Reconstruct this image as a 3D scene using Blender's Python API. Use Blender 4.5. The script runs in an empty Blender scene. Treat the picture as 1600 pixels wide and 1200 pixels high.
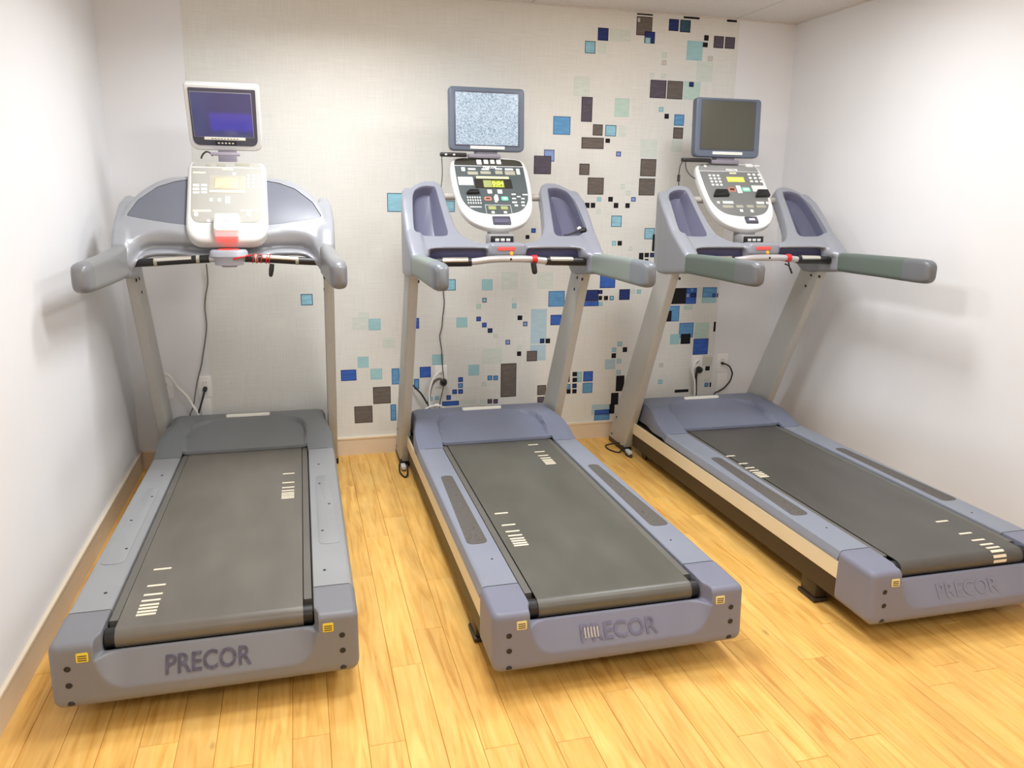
import bpy, bmesh, math, random
import numpy as np
from mathutils import Vector, Matrix
random.seed(7)
S = bpy.context.scene
COL = S.collection
PI = math.pi

# ------------------------------------------------------------------ camera, world, lights, exposure
CAM_LOC = (0.92077, -4.60293, 1.57116)
CAM_R = (0.965338, -0.260601, 0.014459)
CAM_U = (0.049022, 0.235443, 0.970651)
CAM_F = (0.256358, 0.936298, -0.240057)
cd = bpy.data.cameras.new('camera'); cam = bpy.data.objects.new('camera', cd); COL.objects.link(cam)
cd.sensor_width = 36.0; cd.lens = 1219.62 * 36.0 / 1600.0; cd.clip_start = 0.05
cam.matrix_world = Matrix(((CAM_R[0], CAM_U[0], -CAM_F[0], CAM_LOC[0]),
                           (CAM_R[1], CAM_U[1], -CAM_F[1], CAM_LOC[1]),
                           (CAM_R[2], CAM_U[2], -CAM_F[2], CAM_LOC[2]), (0, 0, 0, 1)))
S.camera = cam
w = bpy.data.worlds.new('world'); S.world = w; w.use_nodes = True
w.node_tree.nodes['Background'].inputs[0].default_value = (1, 1, 1, 1)
w.node_tree.nodes['Background'].inputs[1].default_value = 0.3

def area(name, loc, sx, sy, power, color=(0.965, 0.985, 1.0), spread=PI):
    l = bpy.data.lights.new(name, 'AREA'); l.shape = 'RECTANGLE'; l.size = sx; l.size_y = sy
    l.energy = power; l.color = color; l.spread = spread
    o = bpy.data.objects.new(name, l); o.location = loc; COL.objects.link(o); return o
LZ = 2.585
SP = math.radians(158)
area('ceiling_lamp_and_fill', (1.15, -1.00, LZ), 0.36, 0.36, 18, spread=SP)
area('ceiling_lamp_and_fill', (2.90, -1.45, LZ), 0.45, 0.45, 22)
area('ceiling_lamp_and_fill', (1.45, -2.15, LZ), 0.50, 0.50, 25)
area('ceiling_lamp_and_fill', (2.75, -3.00, LZ), 0.50, 0.50, 12)
area('ceiling_lamp_and_fill', (1.00, -5.00, LZ), 1.20, 0.60, 19)  # added fill behind the camera, brightens the lower back wall
area('ceiling_lamp_and_fill', (2.80, -5.40, LZ), 1.20, 0.60, 19)  # second added fill behind the camera, not a known fixture
vs = S.view_settings
S.display_settings.display_device = 'sRGB'
vs.view_transform = 'Standard'; vs.look = 'None'; vs.gamma = 1.0; vs.use_curve_mapping = False
vs.exposure = 0.13
S.cycles.max_bounces = 10; S.cycles.diffuse_bounces = 6; S.cycles.glossy_bounces = 4
S.cycles.sample_clamp_indirect = 6.0
try: S.cycles.use_denoising = True
except Exception: pass

# ------------------------------------------------------------------ room numbers
XR, ZC, XP1, XP2, HB = 3.981, 2.6014, 0.4029, 3.5843, 0.1137
YB = -7.2

# ------------------------------------------------------------------ materials
def lin(c):
    c = c / 255.0
    return c / 12.92 if c <= 0.04045 else ((c + 0.055) / 1.055) ** 2.4
def rgb(c): return (lin(c[0]), lin(c[1]), lin(c[2]), 1.0)
MATS = {}
def mat(name, c, rough=0.5, metal=0.0, var=0.05, scale=6.0, stretch=(1, 1, 1), bump=0.0, bscale=200.0, spec=0.5, coat=0.0, emit=None, estr=0.0):
    if name in MATS: return MATS[name]
    m = bpy.data.materials.new(name); m.use_nodes = True
    nt = m.node_tree; N = nt.nodes; L = nt.links
    b = N['Principled BSDF']
    b.inputs['Roughness'].default_value = rough; b.inputs['Metallic'].default_value = metal
    b.inputs['Specular IOR Level'].default_value = spec; b.inputs['Coat Weight'].default_value = coat
    tc = N.new('ShaderNodeTexCoord'); mp = N.new('ShaderNodeMapping'); mp.inputs['Scale'].default_value = stretch
    L.new(tc.outputs['Object'], mp.inputs['Vector'])
    n = N.new('ShaderNodeTexNoise'); n.inputs['Scale'].default_value = scale; n.inputs['Detail'].default_value = 5.0
    L.new(mp.outputs['Vector'], n.inputs['Vector'])
    r = N.new('ShaderNodeValToRGB'); base = rgb(c)
    r.color_ramp.elements[0].position = 0.3; r.color_ramp.elements[1].position = 0.7
    r.color_ramp.elements[0].color = tuple(v * (1 - var) for v in base[:3]) + (1,)
    r.color_ramp.elements[1].color = tuple(min(1, v * (1 + var)) for v in base[:3]) + (1,)
    L.new(n.outputs['Fac'], r.inputs['Fac']); L.new(r.outputs['Color'], b.inputs['Base Color'])
    if bump > 0:
        n2 = N.new('ShaderNodeTexNoise'); n2.inputs['Scale'].default_value = bscale; n2.inputs['Detail'].default_value = 2.0
        L.new(tc.outputs['Object'], n2.inputs['Vector'])
        bp = N.new('ShaderNodeBump'); bp.inputs['Strength'].default_value = bump; bp.inputs['Distance'].default_value = 0.002
        L.new(n2.outputs['Fac'], bp.inputs['Height']); L.new(bp.outputs['Normal'], b.inputs['Normal'])
    if emit is not None:
        b.inputs['Emission Color'].default_value = rgb(emit); b.inputs['Emission Strength'].default_value = estr
    MATS[name] = m
    return m

def wood_mat(name, light, mid, dark, joined=False):
    m = bpy.data.materials.new(name); m.use_nodes = True
    nt = m.node_tree; N = nt.nodes; L = nt.links; b = N['Principled BSDF']
    b.inputs['Roughness'].default_value = 0.42; b.inputs['Specular IOR Level'].default_value = 0.35
    tc = N.new('ShaderNodeTexCoord'); oi = N.new('ShaderNodeObjectInfo')
    mul = N.new('ShaderNodeMath'); mul.operation = 'MULTIPLY'; mul.inputs[1].default_value = 37.0
    L.new(oi.outputs['Random'], mul.inputs[0])
    comb = N.new('ShaderNodeCombineXYZ'); L.new(mul.outputs[0], comb.inputs[0]); L.new(mul.outputs[0], comb.inputs[1])
    add = N.new('ShaderNodeVectorMath'); add.operation = 'ADD'
    L.new(tc.outputs['Object'], add.inputs[0]); L.new(comb.outputs[0], add.inputs[1])
    mp = N.new('ShaderNodeMapping'); mp.inputs['Scale'].default_value = (17, 1.3, 1)
    L.new(add.outputs[0], mp.inputs['Vector'])
    n = N.new('ShaderNodeTexNoise'); n.inputs['Scale'].default_value = 1.6; n.inputs['Detail'].default_value = 7; n.inputs['Distortion'].default_value = 1.6
    L.new(mp.outputs[0], n.inputs['Vector'])
    r = N.new('ShaderNodeValToRGB'); e = r.color_ramp.elements
    e[0].position = 0.27; e[0].color = rgb(dark); e[1].position = 0.66; e[1].color = rgb(light)
    e2 = r.color_ramp.elements.new(0.45); e2.color = rgb(mid)
    L.new(n.outputs['Fac'], r.inputs['Fac'])
    # broad blotches and sparse knots
    n2 = N.new('ShaderNodeTexNoise'); n2.inputs['Scale'].default_value = 5.0; n2.inputs['Detail'].default_value = 3
    mp2 = N.new('ShaderNodeMapping'); mp2.inputs['Scale'].default_value = (2.2, 0.7, 1)
    L.new(add.outputs[0], mp2.inputs['Vector']); L.new(mp2.outputs[0], n2.inputs['Vector'])
    r2 = N.new('ShaderNodeMapRange'); r2.inputs[1].default_value = 0.3; r2.inputs[2].default_value = 0.7; r2.inputs[3].default_value = 0.86; r2.inputs[4].default_value = 1.08
    L.new(n2.outputs['Fac'], r2.inputs[0])
    vor = N.new('ShaderNodeTexVoronoi'); vor.inputs['Scale'].default_value = 2.6
    mp3 = N.new('ShaderNodeMapping'); mp3.inputs['Scale'].default_value = (2.0, 0.9, 1)
    L.new(add.outputs[0], mp3.inputs['Vector']); L.new(mp3.outputs[0], vor.inputs['Vector'])
    r3 = N.new('ShaderNodeMapRange'); r3.inputs[1].default_value = 0.01; r3.inputs[2].default_value = 0.06; r3.inputs[3].default_value = 0.62; r3.inputs[4].default_value = 1.0
    L.new(vor.outputs['Distance'], r3.inputs[0])
    r4 = N.new('ShaderNodeMapRange'); r4.inputs[3].default_value = 0.93; r4.inputs[4].default_value = 1.06
    L.new(oi.outputs['Random'], r4.inputs[0])
    m1 = N.new('ShaderNodeMath'); m1.operation = 'MULTIPLY'; L.new(r2.outputs[0], m1.inputs[0]); L.new(r3.outputs[0], m1.inputs[1])
    m2 = N.new('ShaderNodeMath'); m2.operation = 'MULTIPLY'; L.new(m1.outputs[0], m2.inputs[0]); L.new(r4.outputs[0], m2.inputs[1])
    vm = N.new('ShaderNodeVectorMath'); vm.operation = 'SCALE'; L.new(r.outputs['Color'], vm.inputs[0]); L.new(m2.outputs[0], vm.inputs['Scale'])
    L.new(vm.outputs[0], b.inputs['Base Color'])
    bp = N.new('ShaderNodeBump'); bp.inputs['Strength'].default_value = 0.08; bp.inputs['Distance'].default_value = 0.001
    L.new(n.outputs['Fac'], bp.inputs['Height']); L.new(bp.outputs['Normal'], b.inputs['Normal'])
    return m

def linen_mat(name, c, var=0.10):
    m = bpy.data.materials.new(name); m.use_nodes = True
    nt = m.node_tree; N = nt.nodes; L = nt.links; b = N['Principled BSDF']
    b.inputs['Roughness'].default_value = 0.85; b.inputs['Specular IOR Level'].default_value = 0.15
    tc = N.new('ShaderNodeTexCoord'); outs = []
    for sc in ((14, 14, 420), (420, 14, 14)):
        mp = N.new('ShaderNodeMapping'); mp.inputs['Scale'].default_value = sc
        L.new(tc.outputs['Object'], mp.inputs['Vector'])
        n = N.new('ShaderNodeTexNoise'); n.inputs['Scale'].default_value = 0.5; n.inputs['Detail'].default_value = 2
        L.new(mp.outputs[0], n.inputs['Vector']); outs.append(n)
    a = N.new('ShaderNodeMath'); a.operation = 'ADD'; L.new(outs[0].outputs['Fac'], a.inputs[0]); L.new(outs[1].outputs['Fac'], a.inputs[1])
    # faint woven checks
    ck = N.new('ShaderNodeTexNoise'); ck.inputs['Scale'].default_value = 7.0; ck.inputs['Detail'].default_value = 0
    L.new(tc.outputs['Object'], ck.inputs['Vector'])
    mm = N.new('ShaderNodeMath'); mm.operation = 'MULTIPLY_ADD'; L.new(ck.outputs['Fac'], mm.inputs[0]); mm.inputs[1].default_value = 0.25; L.new(a.outputs[0], mm.inputs[2])
    r = N.new('ShaderNodeMapRange'); r.inputs[1].default_value = 0.75; r.inputs[2].default_value = 1.5; r.inputs[3].default_value = 1 - var; r.inputs[4].default_value = 1 + var * 0.4
    L.new(mm.outputs[0], r.inputs[0])
    vm = N.new('ShaderNodeVectorMath'); vm.operation = 'SCALE'; vm.inputs[0].default_value = rgb(c)[:3]; L.new(r.outputs[0], vm.inputs['Scale'])
    L.new(vm.outputs[0], b.inputs['Base Color'])
    bp = N.new('ShaderNodeBump'); bp.inputs['Strength'].default_value = 0.15; bp.inputs['Distance'].default_value = 0.001
    L.new(a.outputs[0], bp.inputs['Height']); L.new(bp.outputs['Normal'], b.inputs['Normal'])
    MATS[name] = m
    return m

# ------------------------------------------------------------------ mesh helpers
def obj(name, me, m=None, parent=None):
    o = bpy.data.objects.new(name, me); COL.objects.link(o)
    if m is not None and len(me.materials) == 0: me.materials.append(m)
    if parent is not None: o.parent = parent
    return o
def tag(o, label=None, cat=None, group=None, kind=None):
    if label: o['label'] = label
    if cat: o['category'] = cat
    if group: o['group'] = group
    if kind: o['kind'] = kind
    return o
def finish_mesh(me, ang=35):
    bm = bmesh.new(); bm.from_mesh(me)
    finish_bm(bm, ang); bm.to_mesh(me); bm.free()
def finish_bm(bm, ang=35):
    bmesh.ops.recalc_face_normals(bm, faces=bm.faces)
    lim = math.radians(ang)
    for f in bm.faces: f.smooth = True
    for e in bm.edges:
        e.smooth = not (len(e.link_faces) == 2 and e.calc_face_angle(0) > lim)

class B:
    def __init__(s): s.bm = bmesh.new()
    def box(s, x0, y0, z0, x1, y1, z1, bev=0.0, seg=2, M=None):
        mt = Matrix.Translation(((x0 + x1) / 2, (y0 + y1) / 2, (z0 + z1) / 2)) @ Matrix.Diagonal((abs(x1 - x0), abs(y1 - y0), abs(z1 - z0), 1))
        if M is not None: mt = M @ mt
        v = bmesh.ops.create_cube(s.bm, size=1.0, matrix=mt)['verts']
        if bev > 0:
            es = list({e for q in v for e in q.link_edges})
            bmesh.ops.bevel(s.bm, geom=es, offset=bev, segments=seg, affect='EDGES', profile=0.5, clamp_overlap=True)
        return s
    def loft(s, rings, cap=True, closed=True, capa=True, capb=True):
        bm = s.bm; R = [[bm.verts.new(p) for p in r] for r in rings]
        n = len(R[0])
        for a, b in zip(R[:-1], R[1:]):
            for i in range(n if closed else n - 1):
                j = (i + 1) % n
                try: bm.faces.new((a[i], a[j], b[j], b[i]))
                except ValueError: pass
        if cap and closed:
            if capa: bm.faces.new(list(reversed(R[0])))
            if capb: bm.faces.new(R[-1])
        return s
    def tube(s, path, r, n=10, cap=True):
        P = [Vector(p) for p in path]; m = len(P)
        rr = r if isinstance(r, (list, tuple)) else [r] * m
        T = []
        for i in range(m):
            t = P[min(i + 1, m - 1)] - P[max(i - 1, 0)]
            T.append(t.normalized() if t.length > 1e-9 else Vector((0, 0, 1)))
        up = Vector((0, 0, 1)) if abs(T[0].z) < 0.9 else Vector((1, 0, 0))
        nx = T[0].cross(up).normalized(); rings = []
        for i in range(m):
            nx = (nx - T[i] * nx.dot(T[i])).normalized(); ny = T[i].cross(nx)
            rings.append([P[i] + (nx * math.cos(2 * PI * k / n) + ny * math.sin(2 * PI * k / n)) * rr[i] for k in range(n)])
        return s.loft(rings, cap)
    def lathe_y(s, x, z, prof, n=18, caps=(True, True)):
        return s.loft([[(x + r * math.cos(2 * PI * k / n), y, z + r * math.sin(2 * PI * k / n)) for k in range(n)] for r, y in prof], True, True, caps[0], caps[1])
    def cyl(s, p0, p1, r, n=16): return s.tube([p0, p1], r, n)
    def build(s, name, m, parent=None, ang=35):
        me = bpy.data.meshes.new(name); finish_bm(s.bm, ang); s.bm.to_mesh(me); s.bm.free()
        return obj(name, me, m, parent)
    def mesh(s, name, m, ang=35):
        me = bpy.data.meshes.new(name); finish_bm(s.bm, ang); s.bm.to_mesh(me); s.bm.free()
        if m is not None: me.materials.append(m)
        return me

def sstep(t): t = max(0.0, min(1.0, t)); return t * t * (3 - 2 * t)
def spline(pts, k=6):
    P = [np.array(p, float) for p in pts]; out = []
    for i in range(len(P) - 1):
        p0 = P[max(i - 1, 0)]; p1 = P[i]; p2 = P[i + 1]; p3 = P[min(i + 2, len(P) - 1)]
        for j in range(k):
            t = j / k
            out.append(tuple(0.5 * ((2 * p1) + (-p0 + p2) * t + (2 * p0 - 5 * p1 + 4 * p2 - p3) * t * t + (-p0 + 3 * p1 - 3 * p2 + p3) * t ** 3)))
    out.append(tuple(P[-1])); return out
def cspline(pts, k=5):
    P = [np.array(p, float) for p in pts]; n = len(P); out = []
    for i in range(n):
        p0, p1, p2, p3 = P[i - 1], P[i], P[(i + 1) % n], P[(i + 2) % n]
        for j in range(k):
            t = j / k
            out.append(tuple(0.5 * ((2 * p1) + (-p0 + p2) * t + (2 * p0 - 5 * p1 + 4 * p2 - p3) * t * t + (-p0 + 3 * p1 - 3 * p2 + p3) * t ** 3)))
    return out
def fillet(pts, r, n=5):
    out = []; m = len(pts)
    rs = r if isinstance(r, (list, tuple)) else [r] * m
    for i in range(m):
        a, p, c = np.array(pts[i - 1], float), np.array(pts[i], float), np.array(pts[(i + 1) % m], float)
        u = a - p; v = c - p; lu = np.linalg.norm(u); lv = np.linalg.norm(v); u /= lu; v /= lv
        if rs[i] <= 0: out.append(tuple(p)); continue
        th = math.acos(max(-1, min(1, float(u @ v)))); d = min(rs[i] / math.tan(th / 2), lu * 0.49, lv * 0.49)
        A = p + u * d; C = p + v * d
        for k in range(n + 1):
            t = k / n; out.append(tuple((1 - t) ** 2 * A + 2 * t * (1 - t) * p + t * t * C))
    return out
def inset(pts, d):
    P = np.array(pts, float); n = len(P)
    ar = 0.5 * np.sum(P[:, 0] * np.roll(P[:, 1], -1) - np.roll(P[:, 0], -1) * P[:, 1])
    e = np.roll(P, -1, 0) - P; e /= np.maximum(np.linalg.norm(e, axis=1, keepdims=True), 1e-9)
    nr = np.stack([-e[:, 1], e[:, 0]], 1) * (1 if ar > 0 else -1)
    v = nr + np.roll(nr, 1, 0); l = np.linalg.norm(v, axis=1, keepdims=True); v /= np.maximum(l, 1e-6)
    c = np.maximum(np.sum(v * nr, 1, keepdims=True), 0.5)
    return P + v * d / c
def prism(b, pts, P, front, back, bf=0.003, bb=0.0, seg=3):
    """solid with outline pts=(x,z) on the surface P(x,z,d), rounded front and back rims"""
    rings = []
    for k in range(seg + 1):
        a = PI / 2 * (1 - k / seg); q = inset(pts, bf * (1 - math.cos(a)))
        rings.append([P(x, z, front - bf * (1 - math.sin(a))) for x, z in q])
    if bb > 0:
        for k in range(seg + 1):
            a = PI / 2 * k / seg; q = inset(pts, bb * (1 - math.cos(a)))
            rings.append([P(x, z, back + bb * (1 - math.sin(a))) for x, z in q])
    else: rings.append([P(x, z, back) for x, z in pts])
    b.loft(rings); return b
def plane_map(y0, z0, m):
    k = math.sqrt(1 + m * m); ny, nz = -1 / k, m / k
    return lambda x, z, d=0.0: Vector((x, y0 + m * (z - z0) + d * ny, z + d * nz))
def rect(x0, z0, x1, z1): return [(x0, z0), (x1, z0), (x1, z1), (x0, z1)]
def rring(cx, cz, w, h, r, n=4):
    return fillet(rect(cx - w / 2, cz - h / 2, cx + w / 2, cz + h / 2), min(r, w * 0.49, h * 0.49), n)
def text_mesh(name, s, height, f, m, extr=0.0, width=None, bold=0.0):
    cu = bpy.data.curves.new(name, 'FONT'); cu.body = s; cu.size = 1.0; cu.align_x = 'CENTER'; cu.align_y = 'CENTER'
    cu.offset = bold; cu.extrude = 0.5; cu.resolution_u = 3
    t = bpy.data.objects.new(name, cu); COL.objects.link(t)
    dg = bpy.context.evaluated_depsgraph_get(); me = bpy.data.meshes.new_from_object(t.evaluated_get(dg))
    COL.objects.unlink(t); bpy.data.objects.remove(t); bpy.data.curves.remove(cu)
    co = np.array([v.co for v in me.vertices])
    lo, hi = co.min(0), co.max(0); sc = height / (hi[1] - lo[1]); sx = sc if width is None else width / (hi[0] - lo[0])
    for v in me.vertices:
        x = (v.co.x - (lo[0] + hi[0]) / 2) * sx; y = (v.co.y - (lo[1] + hi[1]) / 2) * sc; d = extr if v.co.z > 0 else 0.0
        v.co = f(x, y, d)
    me.materials.clear(); me.materials.append(m); return me
def remesh(me, vox, smooth=6):
    o = bpy.data.objects.new('tmp', me); COL.objects.link(o)
    md = o.modifiers.new('r', 'REMESH'); md.mode = 'VOXEL'; md.voxel_size = vox
    if smooth:
        sm = o.modifiers.new('s', 'SMOOTH'); sm.factor = 0.5; sm.iterations = smooth
    dg = bpy.context.evaluated_depsgraph_get(); out = bpy.data.meshes.new_from_object(o.evaluated_get(dg))
    COL.objects.unlink(o); bpy.data.objects.remove(o); return out
def boolean(me, cut):
    o = bpy.data.objects.new('tmp', me); COL.objects.link(o); c = bpy.data.objects.new('cut', cut); COL.objects.link(c)
    md = o.modifiers.new('b', 'BOOLEAN'); md.operation = 'DIFFERENCE'; md.solver = 'EXACT'; md.object = c
    dg = bpy.context.evaluated_depsgraph_get(); out = bpy.data.meshes.new_from_object(o.evaluated_get(dg))
    for q in (o, c): COL.objects.unlink(q); bpy.data.objects.remove(q)
    return out

# ------------------------------------------------------------------ the room
m_wall = mat('wall paint', (234, 235, 238), 0.75, var=0.012, scale=3, bump=0.05, bscale=260, spec=0.2)
m_ceil = mat('ceiling tile', (220, 216, 213), 0.9, var=0.04, scale=60, bump=0.3, bscale=400, spec=0.1)
m_grid = mat('ceiling grid metal', (176, 170, 166), 0.5)
m_base = mat('beige baseboard', (230, 212, 188), 0.45, var=0.03)
m_cap = mat('baseboard cap', (238, 224, 200), 0.4, var=0.02)
m_paper = linen_mat('linen wallpaper', (229, 229, 224), 0.09)
m_seam = mat('dark seam', (146, 98, 48), 0.9)
m_wood = wood_mat('maple plank', (243, 198, 116), (235, 184, 98), (211, 152, 74))

floor = B().box(0, YB, -0.06, XR, 0, -0.0035).build('floor', m_seam); tag(floor, kind='structure')
PW = 0.1068; X0 = 1.3693 - 13 * PW
JO = {13: -0.63, 10: -0.536, 12: -2.04, 11: -2.248, 20: -2.844, 21: -2.981, 23: -2.937, 27: -2.78, 24: -2.547, 26: -2.36, 25: -2.108, 0: -2.008, 17: -2.548}
PL = 1.042
def plank_mesh(x0, x1, y0, y1):
    b = B(); b.box(x0, y0, -0.006, x1, y1, 0.0)
    bm = b.bm; top = [e for e in bm.edges if all(v.co.z > -1e-4 for v in e.verts)]
    bmesh.ops.bevel(bm, geom=top, offset=0.0012, segments=1, affect='EDGES')
    return b
shared = plank_mesh(-PW / 2 + 0.0005, PW / 2 - 0.0005, -PL / 2 + 0.0006, PL / 2 - 0.0006).mesh('plank', m_wood)
far = B()
ncol = int(math.ceil((XR - X0) / PW))
for i in range(-1, ncol):
    xa = X0 + i * PW; xb = xa + PW
    ya = JO.get(i, -random.random() * PL)
    while ya < 0: ya += PL
    y1 = ya
    while y1 > YB:
        y0 = y1 - PL
        a, b_, c, d = max(xa, 0.002), min(xb, XR - 0.002), max(y0, YB + 0.002), min(y1, -0.002)
        if b_ - a > 0.01 and d - c > 0.01:
            if d > -3.55:
                if a == xa and b_ == xb and c == y0 and d == y1:
                    o = obj('plank', shared, None, floor)
                    o.location = ((xa + xb) / 2, (y0 + y1) / 2, 0)
                else:
                    me = plank_mesh(a + 0.0005 - (a + b_) / 2, b_ - 0.0005 - (a + b_) / 2, c + 0.0006 - (c + d) / 2, d - 0.0006 - (c + d) / 2).mesh('plank', m_wood)
                    o = obj('plank', me, None, floor); o.location = ((a + b_) / 2, (c + d) / 2, 0)
            else:
                far.box(a + 0.0005, c + 0.0006, -0.006, b_ - 0.0005, d - 0.0006, 0.0)
        y1 = y0
fo = far.build('plank', m_wood, floor); fo['kind'] = 'stuff'

def wall(name, *bx): return tag(B().box(*bx).build(name, m_wall), kind='structure')
wall('wall_left', -0.12, YB, 0, 0, 0, ZC + 0.1)
wall('wall_right', XR, YB, 0, XR + 0.12, 0, ZC + 0.1)
wb = wall('wall_back', -0.12, 0, 0, XR + 0.12, 0.12, ZC + 0.1)
tag(B().box(-0.12, YB - 0.12, 0, XR + 0.12, YB, ZC + 0.1).build('wall_front', mat('pale paint', (222, 221, 220), 0.8)), kind='structure')

def baseboard(name, x0, y0, x1, y1, nx, ny):
    b = B(); t = 0.013
    b.box(min(x0, x1 + nx * t), min(y0, y1 + ny * t), 0, max(x1, x0 + nx * t), max(y1, y0 + ny * t), HB - 0.016)
    o = tag(b.build(name, m_base), kind='structure')
    c = B(); t = 0.017
    c.box(min(x0, x1 + nx * t), min(y0, y1 + ny * t), HB - 0.0165, max(x1, x0 + nx * t), max(y1, y0 + ny * t), HB, 0.004)
    c.build('baseboard_cap', m_cap, o)
baseboard('baseboard_back', 0, -0.0, XR, 0, 0, -1)
baseboard('baseboard_left', 0, YB, 0, 0, 1, 0)
baseboard('baseboard_right', XR, YB, XR, 0, -1, 0)

ceil = tag(B().box(0, YB, ZC + 0.012, XR, 0, ZC + 0.1).build('ceiling', m_grid), kind='structure')
GX = [0, 0.97 - 0.0, 2.262, 3.552, XR]; GX = [0.0, 0.972, 2.262, 3.552, XR]
y = -0.0; GY = [0.0]
while GY[-1] > YB + 0.01: GY.append(max(YB, GY[-1] - 0.645))
for i in range(len(GX) - 1):
    for j in range(len(GY) - 1):
        B().box(GX[i] + 0.0035, GY[j + 1] + 0.0035, ZC + 0.001, GX[i + 1] - 0.0035, GY[j] - 0.0035, ZC + 0.014, 0.002, 1).build('ceiling_tile', m_ceil, ceil)
gr = B()
for gx in GX[1:-1]: gr.box(gx - 0.0035, YB, ZC + 0.003, gx + 0.0035, 0, ZC + 0.012)
gr.build('ceiling_grid', m_grid, ceil)
an = B(); an.box(0, -0.012, ZC - 0.004, XR, 0, ZC + 0.001); an.box(XR - 0.012, YB, ZC - 0.004, XR, 0, ZC + 0.001); an.box(0, YB, ZC - 0.004, 0.012, 0, ZC + 0.001)
tag(an.build('trim_1', m_ceil), kind='structure')

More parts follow.
